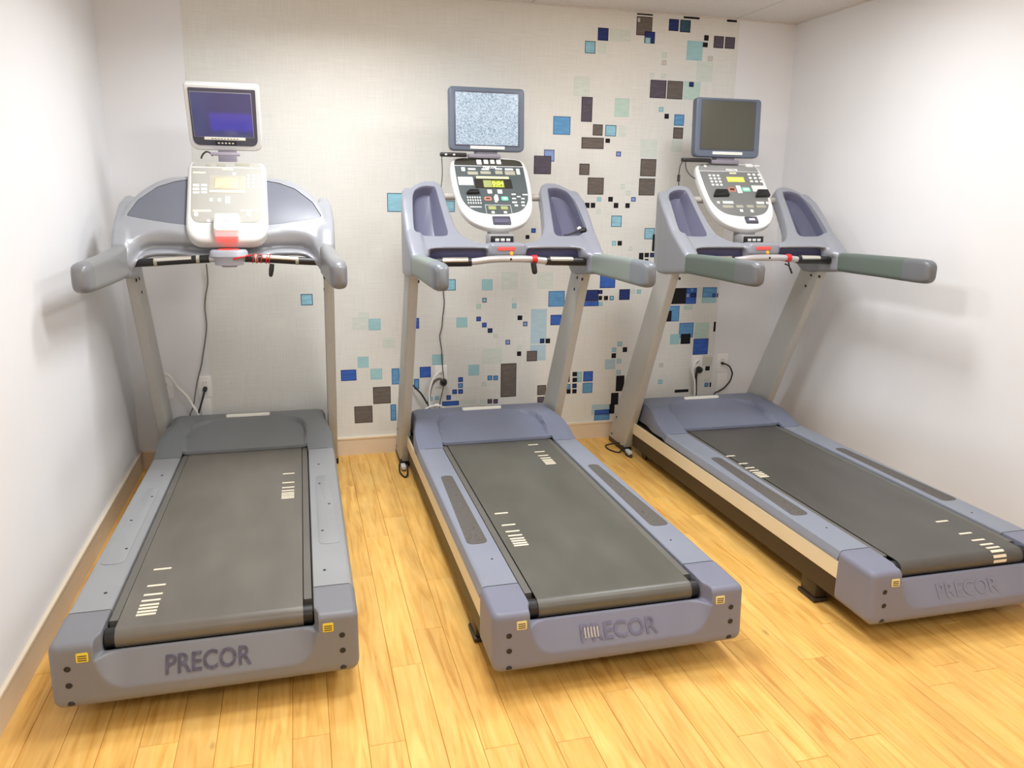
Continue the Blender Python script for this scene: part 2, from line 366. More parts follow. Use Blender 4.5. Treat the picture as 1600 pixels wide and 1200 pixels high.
# wallpaper panel with its printed squares
paper = B().box(XP1, -0.0012, HB - 0.002, XP2, 0.0, ZC - 0.002).build('wallpaper', m_paper, wb)
PRINT = {'D': ((38, 36, 40), (26, 24, 28)), 'K': ((112, 104, 98), (58, 54, 54)), 'V': ((96, 88, 100), (56, 52, 66)), 'N': ((50, 62, 118), (28, 30, 58)),
         'E': ((62, 92, 110), (30, 34, 52)), 'B': ((66, 104, 186), (40, 58, 128)), 'S': ((104, 158, 204), (62, 104, 158)), 'A': ((150, 200, 218), (58, 98, 122)),
         'T': ((164, 206, 212), (140, 188, 200)), 'M': ((192, 216, 206), (176, 206, 198)), 'P': ((214, 222, 214), (206, 216, 210)), 'G': ((206, 204, 194), (196, 194, 186)),
         'H': ((178, 204, 216), (164, 194, 210)), 'L': ((140, 164, 214), (62, 74, 130))}
SQ = "D 2.906 2.585 3.008 2.593;K 2.907 2.474 3.007 2.577;G 2.913 2.546 2.928 2.568;N 2.962 2.433 3.028 2.498;T 2.967 2.432 3.0 2.464;D 3.207 2.585 3.312 2.596;N 3.114 2.511 3.178 2.576;E 3.187 2.508 3.256 2.576;D 3.495 2.585 3.563 2.6;D 3.351 2.47 3.381 2.501;D 3.345 2.433 3.378 2.46;T 3.242 2.355 3.346 2.464;V 3.417 2.433 3.484 2.501;V 3.493 2.434 3.56 2.5;P 3.079 2.358 3.113 2.389;G 3.082 2.317 3.112 2.346;P 3.008 2.241 3.037 2.271;P 3.081 2.243 3.113 2.271;P 3.318 2.24 3.422 2.349;G 3.384 2.356 3.418 2.386;N 2.667 2.431 2.733 2.5;A 2.591 2.357 2.655 2.424;P 2.741 2.432 2.803 2.5;P 2.805 2.436 2.872 2.497;P 2.674 2.36 2.722 2.422;P 2.53 2.121 2.627 2.227;V 3.015 2.129 3.121 2.232;K 3.128 2.128 3.231 2.232;M 3.238 2.13 3.347 2.234;N 3.271 2.203 3.302 2.231;V 2.581 1.977 2.65 2.117;M 2.792 2.013 2.886 2.119;S 2.409 1.899 2.516 2.002;K 2.658 1.901 2.721 1.965;A 2.738 1.9 2.808 1.964;P 2.825 1.9 2.872 1.963;K 2.589 1.824 2.731 1.889;D 2.742 1.861 2.771 1.886;T 3.08 2.051 3.111 2.08;D 3.12 2.013 3.149 2.042;S 3.186 1.976 3.253 2.041;K 3.185 1.899 3.251 1.965;P 3.181 1.822 3.252 1.893;D 3.309 1.974 3.321 2.003;L 2.356 1.744 2.421 1.812;V 2.295 1.671 2.402 1.776;L 2.815 1.784 2.846 1.813;P 2.974 1.786 3.081 1.887;K 2.581 1.671 2.646 1.737;K 2.979 1.671 3.083 1.774;K 2.638 1.557 2.742 1.657;K 2.975 1.556 3.082 1.658;T 2.702 1.516 2.73 1.543;D 2.776 1.516 2.806 1.545;L 2.928 1.518 2.958 1.545;D 2.625 1.477 2.655 1.508;D 2.663 1.478 2.692 1.508;D 2.814 1.478 2.844 1.509;D 2.891 1.479 2.92 1.508;P 2.702 1.441 2.731 1.472;P 2.891 1.556 2.921 1.585;P 2.856 1.592 2.881 1.621;A 2.802 1.364 2.871 1.432;A 3.03 1.288 3.098 1.357;D 3.087 1.213 3.131 1.318;T 2.813 1.249 2.841 1.278;D 2.851 1.249 2.88 1.278;D 3.0 1.143 3.031 1.203;D 3.038 1.175 3.068 1.203;N 3.076 1.175 3.105 1.203;N 3.04 1.138 3.067 1.165;P 2.929 1.216 2.953 1.241;B 2.744 0.985 2.847 1.085;N 2.601 0.906 2.738 0.975;B 2.598 0.872 2.74 0.905;N 2.737 0.948 2.764 0.973;D 2.739 0.909 2.763 0.936;D 2.775 0.908 2.803 0.935;A 2.814 0.907 2.842 0.934;T 2.74 0.872 2.768 0.897;N 2.878 0.907 2.951 0.975;P 2.955 0.946 2.988 0.972;T 2.999 0.945 3.027 0.971;S 2.407 0.875 2.513 0.972;B 2.424 0.758 2.496 0.823;T 2.883 0.606 2.915 0.637;T 2.846 0.57 2.876 0.599;D 2.921 0.567 2.952 0.599;D 2.845 0.53 2.876 0.562;H 2.803 0.457 2.871 0.523;H 2.883 0.493 2.915 0.524;H 2.885 0.417 2.915 0.449;D 2.582 0.421 2.613 0.45;D 2.583 0.383 2.614 0.412;T 2.614 0.381 2.646 0.449;B 2.656 0.383 2.722 0.45;S 2.654 0.306 2.722 0.374;S 2.535 0.34 2.571 0.372;N 2.583 0.343 2.613 0.373;D 2.545 0.308 2.573 0.338;D 2.584 0.308 2.614 0.336;D 2.546 0.385 2.564 0.446;H 2.723 0.156 2.793 0.224;H 2.795 0.185 2.846 0.22;B 2.744 0.155 2.848 0.187;S 2.742 0.116 2.85 0.154;D 2.885 0.306 2.943 0.411;D 2.855 0.215 2.907 0.296;D 2.847 0.156 2.883 0.222;T 3.185 0.34 3.217 0.371;G 3.187 0.454 3.215 0.481;K 2.348 0.309 2.406 0.374;V 2.35 0.258 2.395 0.298;A 0.923 0.918 0.989 0.983;P 1.209 0.767 1.3 0.839;P 1.246 0.833 1.303 0.869;T 1.301 0.761 1.371 0.83;T 1.231 0.538 1.294 0.604;P 1.383 0.651 1.454 0.714;B 1.13 0.462 1.22 0.529;T 1.303 0.462 1.372 0.528;S 1.429 0.426 1.475 0.525;K 1.315 0.31 1.42 0.415;K 1.201 0.196 1.308 0.301;S 1.417 0.199 1.451 0.301;B 1.599 0.46 1.666 0.527;T 1.676 0.535 1.744 0.6;S 1.563 0.389 1.594 0.454;T 1.652 0.31 1.677 0.336;T 1.69 0.314 1.717 0.338;B 1.762 0.311 1.79 0.34;B 1.799 0.346 1.828 0.375;B 1.735 0.273 1.84 0.302;B 1.836 0.421 1.866 0.451;S 1.836 0.383 1.866 0.413;B 1.836 0.346 1.866 0.375;T 1.901 0.458 1.968 0.526;S 2.022 0.423 2.052 0.453;S 2.059 0.421 2.089 0.451;P 1.985 0.385 2.014 0.413;K 2.107 0.309 2.208 0.525;V 2.023 0.272 2.053 0.301;V 2.061 0.27 2.09 0.299;P 1.846 0.28 1.95 0.302;P 1.975 0.275 2.015 0.299;P 1.985 0.529 2.111 0.626;D 2.21 0.57 2.237 0.599;H 2.296 0.535 2.397 0.637;K 2.274 0.533 2.341 0.599;P 2.212 0.608 2.241 0.64;A 1.756 0.988 1.822 1.054;T 1.983 0.985 2.049 1.051;P 2.107 0.987 2.207 1.091;P 2.334 0.987 2.433 1.088;A 1.986 0.911 2.013 0.939;M 1.95 0.873 1.977 0.903;P 2.173 0.907 2.201 0.935;T 2.174 0.87 2.201 0.901;T 1.826 0.762 1.893 0.823;B 1.949 0.797 1.978 0.825;B 1.985 0.758 2.014 0.787;N 2.021 0.723 2.051 0.751;P 2.058 0.689 2.086 0.714;L 2.135 0.645 2.164 0.675;D 2.21 0.797 2.24 0.825;L 2.246 0.757 2.274 0.786;H 2.297 0.644 2.399 0.862;N 2.358 0.645 2.387 0.675;D 2.395 0.644 2.425 0.674;B 1.542 0.763 1.599 0.827;A 1.426 1.445 1.525 1.55;A 1.763 1.447 1.818 1.511;B 2.287 1.327 2.315 1.354;D 2.252 1.291 2.276 1.314;D 3.225 0.872 3.348 0.976;B 3.345 0.871 3.422 0.975;S 3.375 0.948 3.401 0.974;L 3.345 0.91 3.375 0.945;N 3.381 0.913 3.42 0.942;S 3.465 0.911 3.568 0.977;B 3.538 0.91 3.561 0.936;T 3.463 0.874 3.57 0.909;D 3.571 0.91 3.58 0.937;P 3.423 0.912 3.458 0.978;S 3.21 0.758 3.307 0.861;D 3.193 0.759 3.252 0.829;M 3.337 0.833 3.399 0.862;D 3.565 0.681 3.58 0.747;S 3.314 0.647 3.417 0.746;M 3.429 0.641 3.532 0.744;T 3.254 0.606 3.321 0.673;D 3.33 0.605 3.4 0.673;B 3.425 0.529 3.535 0.637;D 3.527 0.416 3.56 0.446;P 3.527 0.34 3.563 0.362;S 3.53 0.302 3.559 0.331;D 3.568 0.3 3.579 0.332;D 3.311 0.274 3.413 0.294;G 3.5 0.451 3.574 0.508"
def print_mat(k):
    nm = 'printed ink ' + k
    if nm in MATS: return MATS[nm]
    return mat(nm, PRINT[k][0], 0.8, var=0.16 if k in 'KVNBSAEL' else 0.05, scale=9, stretch=(2, 1, 7), spec=0.15)
laid = []
for it in SQ.split(';'):
    k, *q = it.split(); x0, z0, x1, z1 = map(float, q)
    x1 = min(x1, XP2 - 0.0005); z1 = min(z1, ZC - 0.005)
    lv = max([q[4] + 1 for q in laid if x0 < q[2] - .001 and x1 > q[0] + .001 and z0 < q[3] - .001 and z1 > q[1] + .001], default=0)
    laid.append((x0, z0, x1, z1, lv))
    b = B(); b.box(x0, -0.0017 - 0.0004 * lv, z0, x1, -0.001, z1)
    fr = mat('printed frame ' + k, PRINT[k][1], 0.8, var=0.08, spec=0.15)
    s_ = b.build('printed_square', fr, paper)
    small = (x1 - x0) < 0.04
    t = 0.0075 if small else (0.006 if k in 'DKVNEBSAL' else 0.003)
    if min(x1 - x0, z1 - z0) > 2.6 * t:
        s_.data.materials.append(print_mat(k))
        bm = bmesh.new(); bm.from_mesh(s_.data)
        f = [f for f in bm.faces if f.normal.y < -0.5]
        bmesh.ops.inset_region(bm, faces=f, thickness=t)
        for g in f: g.material_index = 1
        bm.to_mesh(s_.data); bm.free()

# ------------------------------------------------------------------ treadmill materials
PLs = {1: mat('grey rail plastic', (150, 153, 156), 0.45, var=0.03, bump=0.06, bscale=900),
       2: mat('blue grey rail plastic', (136, 142, 156), 0.45, var=0.03, bump=0.06, bscale=900),
       3: mat('cool grey rail plastic', (136, 142, 155), 0.45, var=0.03, bump=0.06, bscale=900)}
HDs = {1: mat('dark grey hood plastic', (116, 120, 122), 0.42, var=0.03, bump=0.06, bscale=900),
       2: mat('blue grey hood plastic', (118, 124, 144), 0.42, var=0.03, bump=0.06, bscale=900)}
CVs = {1: mat('grey violet cover plastic', (124, 126, 132), 0.45, var=0.03, bump=0.06, bscale=900),
       2: mat('lavender grey cover plastic', (124, 127, 145), 0.45, var=0.03, bump=0.06, bscale=900)}
m_panel = mat('lavender badge panel', (158, 158, 186), 0.38, var=0.03)
m_alu = mat('satin grey upright', (184, 184, 180), 0.45, metal=0.05, var=0.03, scale=3, stretch=(30, 30, 1))
m_alu2 = mat('upright channel grey', (140, 136, 130), 0.5, metal=0.2, var=0.03)
m_black = mat('black plastic', (26, 25, 27), 0.4, var=0.1)
m_frame = mat('dark brown steel frame', (52, 42, 34), 0.45, var=0.12, scale=90)
m_cream = mat('cream side strip', (232, 220, 190), 0.45, var=0.03)
m_belt = {k: mat('belt rubber %d' % k, c, 0.36, var=0.14, scale=5, stretch=(1.5, 0.6, 1), bump=0.12, bscale=700, spec=0.75)
          for k, c in {1: (104, 100, 92), 2: (88, 87, 79), 3: (74, 72, 67)}.items()}
m_chan = mat('belt side channel', (104, 102, 96), 0.5)
m_pad = mat('speckled grip pad', (92, 88, 84), 0.85, var=0.5, scale=320)
m_stripe = mat('cream belt stripe', (236, 226, 204), 0.6, var=0.06, scale=80)
m_hole = mat('screw hole dark', (34, 32, 34), 0.6)
m_yel = mat('yellow warning label', (232, 206, 66), 0.5, var=0.04)
m_yel2 = mat('pale yellow warning label', (226, 212, 150), 0.5, var=0.04)
m_ink = mat('label ink', (60, 54, 44), 0.7)
m_letter1 = mat('dark worn lettering', (80, 78, 94), 0.6, var=0.35, scale=60)
m_letter2 = mat('faint worn lettering', (108, 107, 132), 0.55, var=0.15, scale=50)
m_white = mat('white strip', (240, 238, 228), 0.4, var=0.02)
m_cowl = {1: mat('silver grey cowl', (156, 159, 165), 0.33, metal=0.1, var=0.02, bump=0.04, bscale=900),
          2: mat('cool grey cowl', (138, 141, 152), 0.35, metal=0.1, var=0.02, bump=0.04, bscale=900),
          3: mat('light grey cowl', (144, 147, 155), 0.35, metal=0.1, var=0.02, bump=0.04, bscale=900)}
m_tray = {1: mat('slate tray', (106, 109, 120), 0.4, var=0.03), 2: mat('slate blue tray', (90, 91, 112), 0.3, var=0.03)}
m_grip = {1: mat('grey handle rubber', (132, 133, 134), 0.38, var=0.02, bump=0.04, bscale=900), 2: mat('sage grey handle rubber', (126, 136, 131), 0.42, var=0.02),
          3: mat('green grey handle rubber', (96, 108, 101), 0.45, var=0.02)}
m_gcap = {1: mat('grey handle end', (124, 125, 130), 0.35, var=0.02), 2: mat('blue grey handle end', (114, 120, 128), 0.35, var=0.02), 3: mat('dark grey handle end', (108, 111, 115), 0.35, var=0.02)}
m_bar = mat('silver bar', (198, 196, 198), 0.3, metal=0.5, var=0.02)
m_sens = mat('steel pulse sensor', (220, 218, 208), 0.22, metal=0.9, var=0.02)
m_shell = mat('white console shell', (216, 217, 217), 0.35, var=0.01)
m_silver = mat('pearl console shell', (204, 204, 202), 0.55, var=0.01)
m_face = {1: mat('pale console face', (166, 164, 157), 0.6, var=0.02), 2: mat('charcoal console face', (76, 84, 86), 0.38, var=0.08, scale=4), 3: mat('grey console face', (116, 117, 116), 0.38, var=0.06, scale=4)}
m_face2 = {1: m_face[1], 2: mat('black console band', (58, 57, 50), 0.4, var=0.06), 3: mat('grey console band', (140, 140, 138), 0.38)}
m_key = mat('pale key print', (212, 214, 212), 0.5); m_key2 = mat('grey key', (160, 158, 142), 0.5); m_keyw = mat('white key', (238, 238, 234), 0.4)
m_red = mat('stop key', (190, 122, 104), 0.45); m_green = mat('start key', (110, 196, 166), 0.45)
m_lcd = mat('lcd grey green', (150, 156, 104), 0.3, emit=(190, 200, 110), estr=0.05)
m_lcdg = mat('lcd lit', (112, 128, 24), 0.3, emit=(160, 180, 20), estr=0.18)
m_dig = mat('lcd digits', (250, 252, 120), 0.3, emit=(250, 255, 90), estr=0.9)
m_bez = mat('slate screen bezel', (92, 102, 118), 0.38, var=0.03)
m_bezd = mat('dark screen bezel', (74, 74, 88), 0.3, var=0.03)
m_redl = mat('red warning label', (226, 86, 84), 0.45, var=0.03)
m_glow = mat('red indicator lens', (250, 70, 56), 0.3, emit=(255, 60, 45), estr=0.5)
m_redp = mat('red clip', (214, 36, 36), 0.4)
m_cordw = mat('white cord', (246, 245, 242), 0.45); m_cordb = mat('black cord', (36, 34, 34), 0.5); m_cordg = mat('grey cord', (110, 104, 98), 0.5)

def screen_mat(kind):
    m = bpy.data.materials.new('screen ' + kind); m.use_nodes = True
    nt = m.node_tree; N = nt.nodes; L = nt.links; b = N['Principled BSDF']
    b.inputs['Roughness'].default_value = 0.12
    tc = N.new('ShaderNodeTexCoord')
    if kind == 'static':
        n = N.new('ShaderNodeTexWhiteNoise'); sn = N.new('ShaderNodeVectorMath'); sn.operation = 'SNAP'; sn.inputs[1].default_value = (0.0045, 0.01, 0.0032)
        L.new(tc.outputs['Object'], sn.inputs[0]); L.new(sn.outputs[0], n.inputs['Vector'])
        n2 = N.new('ShaderNodeTexNoise'); n2.inputs['Scale'].default_value = 120; L.new(tc.outputs['Object'], n2.inputs['Vector'])
        a = N.new('ShaderNodeMath'); a.operation = 'MULTIPLY_ADD'; a.inputs[1].default_value = 0.6; L.new(n.outputs['Value'], a.inputs[0]); L.new(n2.outputs['Fac'], a.inputs[2])
        r = N.new('ShaderNodeValToRGB'); e = r.color_ramp.elements
        e[0].position = 0.45; e[0].color = rgb((132, 156, 178)); e[1].position = 1.0; e[1].color = rgb((222, 238, 250))
        L.new(a.outputs[0], r.inputs['Fac']); L.new(r.outputs['Color'], b.inputs['Emission Color']); b.inputs['Emission Strength'].default_value = 0.82
        b.inputs['Base Color'].default_value = (0.02, 0.02, 0.025, 1); b.inputs['Roughness'].default_value = 0.35
    elif kind == 'blue':
        sp = N.new('ShaderNodeSeparateXYZ'); L.new(tc.outputs['Object'], sp.inputs[0])
        def band(sock, lo, hi, w):
            p = N.new('ShaderNodeMapRange'); p.interpolation_type = 'SMOOTHSTEP'; p.inputs[1].default_value = lo - w; p.inputs[2].default_value = lo + w
            q = N.new('ShaderNodeMapRange'); q.interpolation_type = 'SMOOTHSTEP'; q.inputs[1].default_value = hi - w; q.inputs[2].default_value = hi + w; q.inputs[3].default_value = 1; q.inputs[4].default_value = 0
            L.new(sock, p.inputs[0]); L.new(sock, q.inputs[0])
            mm = N.new('ShaderNodeMath'); mm.operation = 'MULTIPLY'; L.new(p.outputs[0], mm.inputs[0]); L.new(q.outputs[0], mm.inputs[1]); return mm
        bx = band(sp.outputs['X'], -0.065, 0.2, 0.012); bz = band(sp.outputs['Z'], 1.828, 1.905, 0.012)
        mm = N.new('ShaderNodeMath'); mm.operation = 'MULTIPLY'; L.new(bx.outputs[0], mm.inputs[0]); L.new(bz.outputs[0], mm.inputs[1])
        mx = N.new('ShaderNodeMix'); mx.data_type = 'RGBA'; L.new(mm.outputs[0], mx.inputs['Factor'])
        mx.inputs['A'].default_value = rgb((64, 66, 112)); mx.inputs['B'].default_value = rgb((74, 66, 172))
        L.new(mx.outputs['Result'], b.inputs['Emission Color']); b.inputs['Emission Strength'].default_value = 0.8
        b.inputs['Base Color'].default_value = (0.03, 0.03, 0.05, 1)
    else:
        b.inputs['Base Color'].default_value = rgb((74, 74, 64)); b.inputs['Roughness'].default_value = 0.4
    return m
scr_mats = {1: screen_mat('blue'), 2: screen_mat('static'), 3: screen_mat('off')}

TX = {1: (0.6068, -2.3807, -0.0052), 2: (1.8911, -2.5172, -0.008), 3: (3.2553, -2.5655, -0.0148)}
slope = lambda y: -0.010 * (y - 0.22)
BELT_W, BR, BYC, BZ = 0.273, 0.034, 0.122, 0.2765

def belt_pt(x, y, lift=0.0):
    if y >= BYC: return Vector((x, y, BZ + slope(y) + lift))
    a = (BYC - y) / BR
    return Vector((x, BYC - (BR + lift) * math.sin(a), BZ - BR + (BR + lift) * math.cos(a)))

CACHE = {}
def cached(key, fn):
    if key not in CACHE: CACHE[key] = fn()
    return CACHE[key]

def rail_mesh(s, m):
    prof = [(.3065, .238), (.3065, .279), (.309, .2825), (.418, .2825), (.425, .281), (.4305, .277), (.4385, .256), (.4405, .249), (.4405, .242), (.43, .238)]
    if s < 0: prof = [(-x, z) for x, z in reversed(prof)]
    b = B(); ys = [0.2265, 0.5, 1.0, 1.4, 1.7275]
    b.loft([[(x, y, z + slope(y)) for x, z in prof] for y in ys]); return b.mesh('side_rail', m, 25)

def capsule(y0, y1, w0, w1, r, cx):
    # outline in (x, y), rounded ends
    return fillet([(cx - w0 / 2, y0), (cx + w0 / 2, y0), (cx + w1 / 2, y1), (cx - w1 / 2, y1)], r, 6)

def flat_plate(pts, z0, z1f, bev):
    b = B(); n = len(pts); q = inset(pts, bev)
    r0 = [(x, y, z0 + slope(y)) for x, y in pts]; r1 = [(x, y, z1f + slope(y) - bev * .5) for x, y in pts]; r2 = [(x, y, z1f + slope(y)) for x, y in q]
    b.loft([r0, r1, r2]); return b

def ycov(z):
    if z < .111: a = min(1, (.111 - z) / .036); return .020 + .036 * (1 - math.sqrt(max(0, 1 - a * a)))
    return .020 + .003 * min(1, (z - .111) / .049) + .005 * max(0, (z - .16) / .075)
def cover_mesh(m):
    hw = .4405
    b = B()
    for s in (-1, 1):
        out = [(.3065, .2235), (.3065, .085), (.316, .058), (.3185, .020), (.372, .020), (.4405, .020), (.4405, .2235)]
        pl = fillet(out, [0, .03, .03, .004, 0, .055, 0], 7); pl = [(s * x, y) for x, y in pl][::s]
        rings = []
        def ring(ins, z, lean=0.0):
            q = inset(pl, ins); r = []
            for (x, y), (x0, y0) in zip(q, pl):
                xx = x if abs(x0) > .36 else x0; yy = y0 if y0 > .16 else y
                if abs(x0) < .36 and y0 < .05: yy = y0 + ins
                r.append((xx, yy + lean * sstep((.12 - y0) / .1), z))
            return r
        for k in range(6):
            a = PI / 2 * (1 - k / 5); rings.append(ring(.036 * (1 - math.cos(a)), .075 + .036 * (1 - math.sin(a))))
        rings.append(ring(0, .16, .003)); rings.append(ring(0, .235, .008))
        for k in range(7):
            a = PI / 2 * k / 6; rings.append(ring(.020 * (1 - math.cos(a)), .2825 - .024 * (1 - math.sin(a)), .010))
        b.loft(rings)
    # the low wall runs a little way into both caps, so that the remesh fuses them
    rows = []
    for x in np.linspace(-.34, .34, 137):
        ax = abs(x); t_ = max(0, min(1, (ax - .228) / .085)); zb0 = .131 + (.236 - .131) * (1 - math.sqrt(max(0, 1 - t_ ** 2.4)))
        col = []
        for z in list(np.linspace(.075, .111, 7)) + list(np.linspace(.117, .2235, 31)):
            d = .050 * ((z - zb0) / (.2235 - .131)) if z > zb0 and ax < .322 else 0.0
            col.append((x, ycov(z) + d, z))
        last = col[-1][1]
        col += [(x, max(last, .034) + .004, .2245), (x, .088, .2225), (x, .110, .19), (x, .110, .10), (x, .09, .076)]
        rows.append(col)
    b.loft(rows)
    me = remesh(b.mesh('c', None), .0042, 3)
    finish_mesh(me, 48); me.materials.clear(); me.materials.append(m); return me

def hood_mesh(m):
    b = B(); bm = b.bm
    ys = list(np.linspace(1.7305, 1.785, 6)) + list(np.linspace(1.79, 2.27, 64)); nx = 96
    def hw(y): return .4305 - .034 * sstep((y - 1.85) / .25)
    def zarm(y): return .2825 + slope(1.73) + .0785 * max(0, sstep((y - 1.66) / .40) - .06) / .94 - max(0, (y - 2.205)) ** 2 * 6.0
    def xd(y):
        if y < 1.93: return .298
        t = (y - 1.93) / .20
        return .298 * max(0, 1 - t ** 2.6) ** (1 / 2.6) if t < 1 else 0
    def z(x, y):
        za = zarm(y); e = abs(x) / hw(y)
        za -= .010 * max(0, (e - .9) / .1) ** 2
        if y > 2.13: return za
        zd = .2765 + .067 * max(0, (y - 1.785) / .345) ** 1.35
        d = xd(y) - abs(x); wgt = sstep((d + .001) / .012)
        zz = za + (min(zd, za) - za) * wgt
        return zz
    V = [[bm.verts.new((x * hw(y), y, z(x * hw(y), y))) for x in np.linspace(-1, 1, nx)] for y in ys]
    for i in range(len(ys) - 1):
        for j in range(nx - 1):
            xm = (V[i][j].co.x + V[i][j + 1].co.x) / 2; ym = (ys[i] + ys[i + 1]) / 2
            if abs(xm) < .300 and ym < 1.786: continue
            bm.faces.new((V[i][j], V[i][j + 1], V[i + 1][j + 1], V[i + 1][j]))
    for v in [v for v in bm.verts if not v.link_faces]: bm.verts.remove(v)
    def drop(fn):
        be = [e for e in bm.edges if e.is_boundary]
        ret = bmesh.ops.extrude_edge_only(bm, edges=be)['geom']
        for v in [g for g in ret if isinstance(g, bmesh.types.BMVert)]: fn(v)
    def d1(v):
        o = abs(v.co.x) > .385 or v.co.y > 2.25
        if o:
            v.co.x += (.010 if v.co.x > 0 else -.010) * (1 if abs(v.co.x) > .385 else 0); v.co.z -= .026
            if v.co.y > 2.25: v.co.y += .012
        else: v.co.z -= .014
    drop(d1)
    def d2(v):
        if abs(v.co.x) > .39 or v.co.y > 2.26: v.co.z = min(v.co.z - .004, max(.238 - .02 * (v.co.y - 1.73) / .5, .2) if v.co.y < 2.26 else .12)
    drop(d2)
    return b.mesh('motor_hood', m, 32)

def upright_mesh(s, k, m):
    def ring(z):
        yr = 1.927 - .457 * (z - .7); yf = 2.142 - .527 * (z - .7)
        if k == 1: yf = min(yf, 2.352)
        r = fillet([(.4215, yr), (.469, yr), (.471, yf), (.4235, yf)], [.004, .010, .016, .006], 4)
        r = [(s * x, y, z) for x, y in r]
        return r if s > 0 else r[::-1]
    b = B(); b.loft([ring(z) for z in np.linspace(.03, 1.20, 14)]); return b.mesh('upright', m, 30)

def cowl2_outline():
    # right half, from the bottom centre outwards and up (x, z)
    R = [(0, 1.290), (.085, 1.290), (.11, 1.297), (.2, 1.301), (.3, 1.301), (.36, 1.294), (.40, 1.262), (.468, 1.235), (.474, 1.30), (.468, 1.36), (.462, 1.42), (.452, 1.50), (.440, 1.556), (.420, 1.585), (.385, 1.606), (.345, 1.618), (.305, 1.618), (.277, 1.611), (.262, 1.590), (.254, 1.555), (.248, 1.50), (.238, 1.45), (.226, 1.40), (.205, 1.364), (.172, 1.342), (.125, 1.330), (.06, 1.3265), (0, 1.326)]
    r = spline(R[:8], 4)[:-1] + spline(R[7:], 4)
    l = [(-x, z) for x, z in r[::-1]][1:-1]
    return r + l
def YS(z):
    return float(np.interp(z, [1.20, 1.276, 1.30, 1.364, 1.62, 1.70], [1.545, 1.575, 1.62, 1.734, 1.992, 2.073]))
def NS(z):
    m = (YS(z + .012) - YS(z - .012)) / .024; k = math.sqrt(1 + m * m); return -1 / k, m / k
POCKR = [(.412, 1.556), (.392, 1.576), (.352, 1.589), (.312, 1.588), (.298, 1.578), (.288, 1.50), (.276, 1.40), (.273, 1.372), (.282, 1.353), (.32, 1.349), (.40, 1.352), (.434, 1.356), (.440, 1.385), (.434, 1.45), (.424, 1.52)]
POCKB = [(.404, 1.546), (.388, 1.562), (.352, 1.575), (.328, 1.574), (.322, 1.562), (.326, 1.50), (.330, 1.42), (.330, 1.38), (.332, 1.366), (.345, 1.361), (.40, 1.363), (.424, 1.366), (.430, 1.39), (.425, 1.45), (.415, 1.51)]
PM = plane_map(1.734, 1.364, 1.0078)

def cowl2_build():
    out = cowl2_outline()
    b = B(); P = lambda x, z, d: Vector((x, d, z))
    prism(b, out, P, 0.0, .085, 0.004, 0.004) if False else None
    rings = [[(x, 0.0, z) for x, z in out], [(x, .075, z) for x, z in out]]
    b.loft(rings); me = b.mesh('c', None)
    me = remesh(me, .008, 0)
    for v in me.vertices:
        x, d, z = v.co; ny, nz = NS(z)
        v.co = (x, YS(z) - d * ny, z - d * nz)
    bm = bmesh.new(); bm.from_mesh(me)
    bb = B(); bb.bm.free(); bb.bm = bm
    for s in (-1, 1):
        # shoulder blocks that swallow the upright heads and carry the handlebars
        def rg(y, z0, z1, x0, x1, r): return [(s * x, y, z) for x, z in (rring((x0 + x1) / 2, (z0 + z1) / 2, x1 - x0, z1 - z0, r, 4) if s > 0 else rring((x0 + x1) / 2, (z0 + z1) / 2, x1 - x0, z1 - z0, r, 4)[::-1])]
        bb.loft([rg(1.558, 1.178, 1.277, .408, .478, .02), rg(1.62, 1.170, 1.32, .406, .482, .02), rg(1.72, 1.160, 1.385, .405, .485, .02), rg(1.80, 1.150, 1.46, .408, .485, .02), rg(1.88, 1.150, 1.53, .412, .482, .02), rg(1.95, 1.19, 1.575, .415, .470, .02), rg(1.985, 1.40, 1.58, .42, .455, .015)])
    # centre block behind the bar
    bb.box(-.088, 1.604, 1.262, .088, 1.70, 1.326, .010)
    bm.to_mesh(me); bm.free()
    me = remesh(me, .0065, 2)
    for v in me.vertices:
        x, y, z = v.co; ax = abs(x)
        if .09 < ax < .40 and z < 1.302 and y < 1.72:
            v.co.y += min(.060, (1.302 - z) * 4.0) * sstep((ax - .09) / .02) * sstep((.40 - ax) / .03) * (1 if y < 1.66 else max(0, (1.72 - y) / .06))
    me = remesh(me, .0065, 5)
    for s in (-1, 1):
        c = B(); pl = cspline(POCKR, 3); pb = cspline(POCKB, 3)
        c.loft([[PM(s * x, z, .05) for x, z in pl], [PM(s * x, z, -.0005) for x, z in pl], [PM(s * x, z, -.050) for x, z in pb]])
        me = boolean(me, c.mesh('cut', None))
    finish_mesh(me, 40)
    me.materials.clear()
    return me
def tray2_mesh(s, m):
    pl = cspline(POCKR, 3); pb = cspline(POCKB, 3); b = B()
    mid = [((2 * a[0] + c[0]) / 3, (2 * a[1] + c[1]) / 3) for a, c in zip(pl, pb)]
    rings = [[PM(s * x, z, .0008) for x, z in inset(pl, -.0015)], [PM(s * x, z, -.001) for x, z in inset(pl, .0008)]]
    for t in (.25, .5, .75, .92, 1.0):
        rings.append([PM(s * (a[0] + (c[0] - a[0]) * t), a[1] + (c[1] - a[1]) * t, -.047 * t) for a, c in zip(inset(pl, .001), pb)])
    rings.append([PM(s * x, z, -.0495) for x, z in inset(pb, .006)])
    b.loft(rings, capa=False); return b.mesh('storage_tray', m, 40)

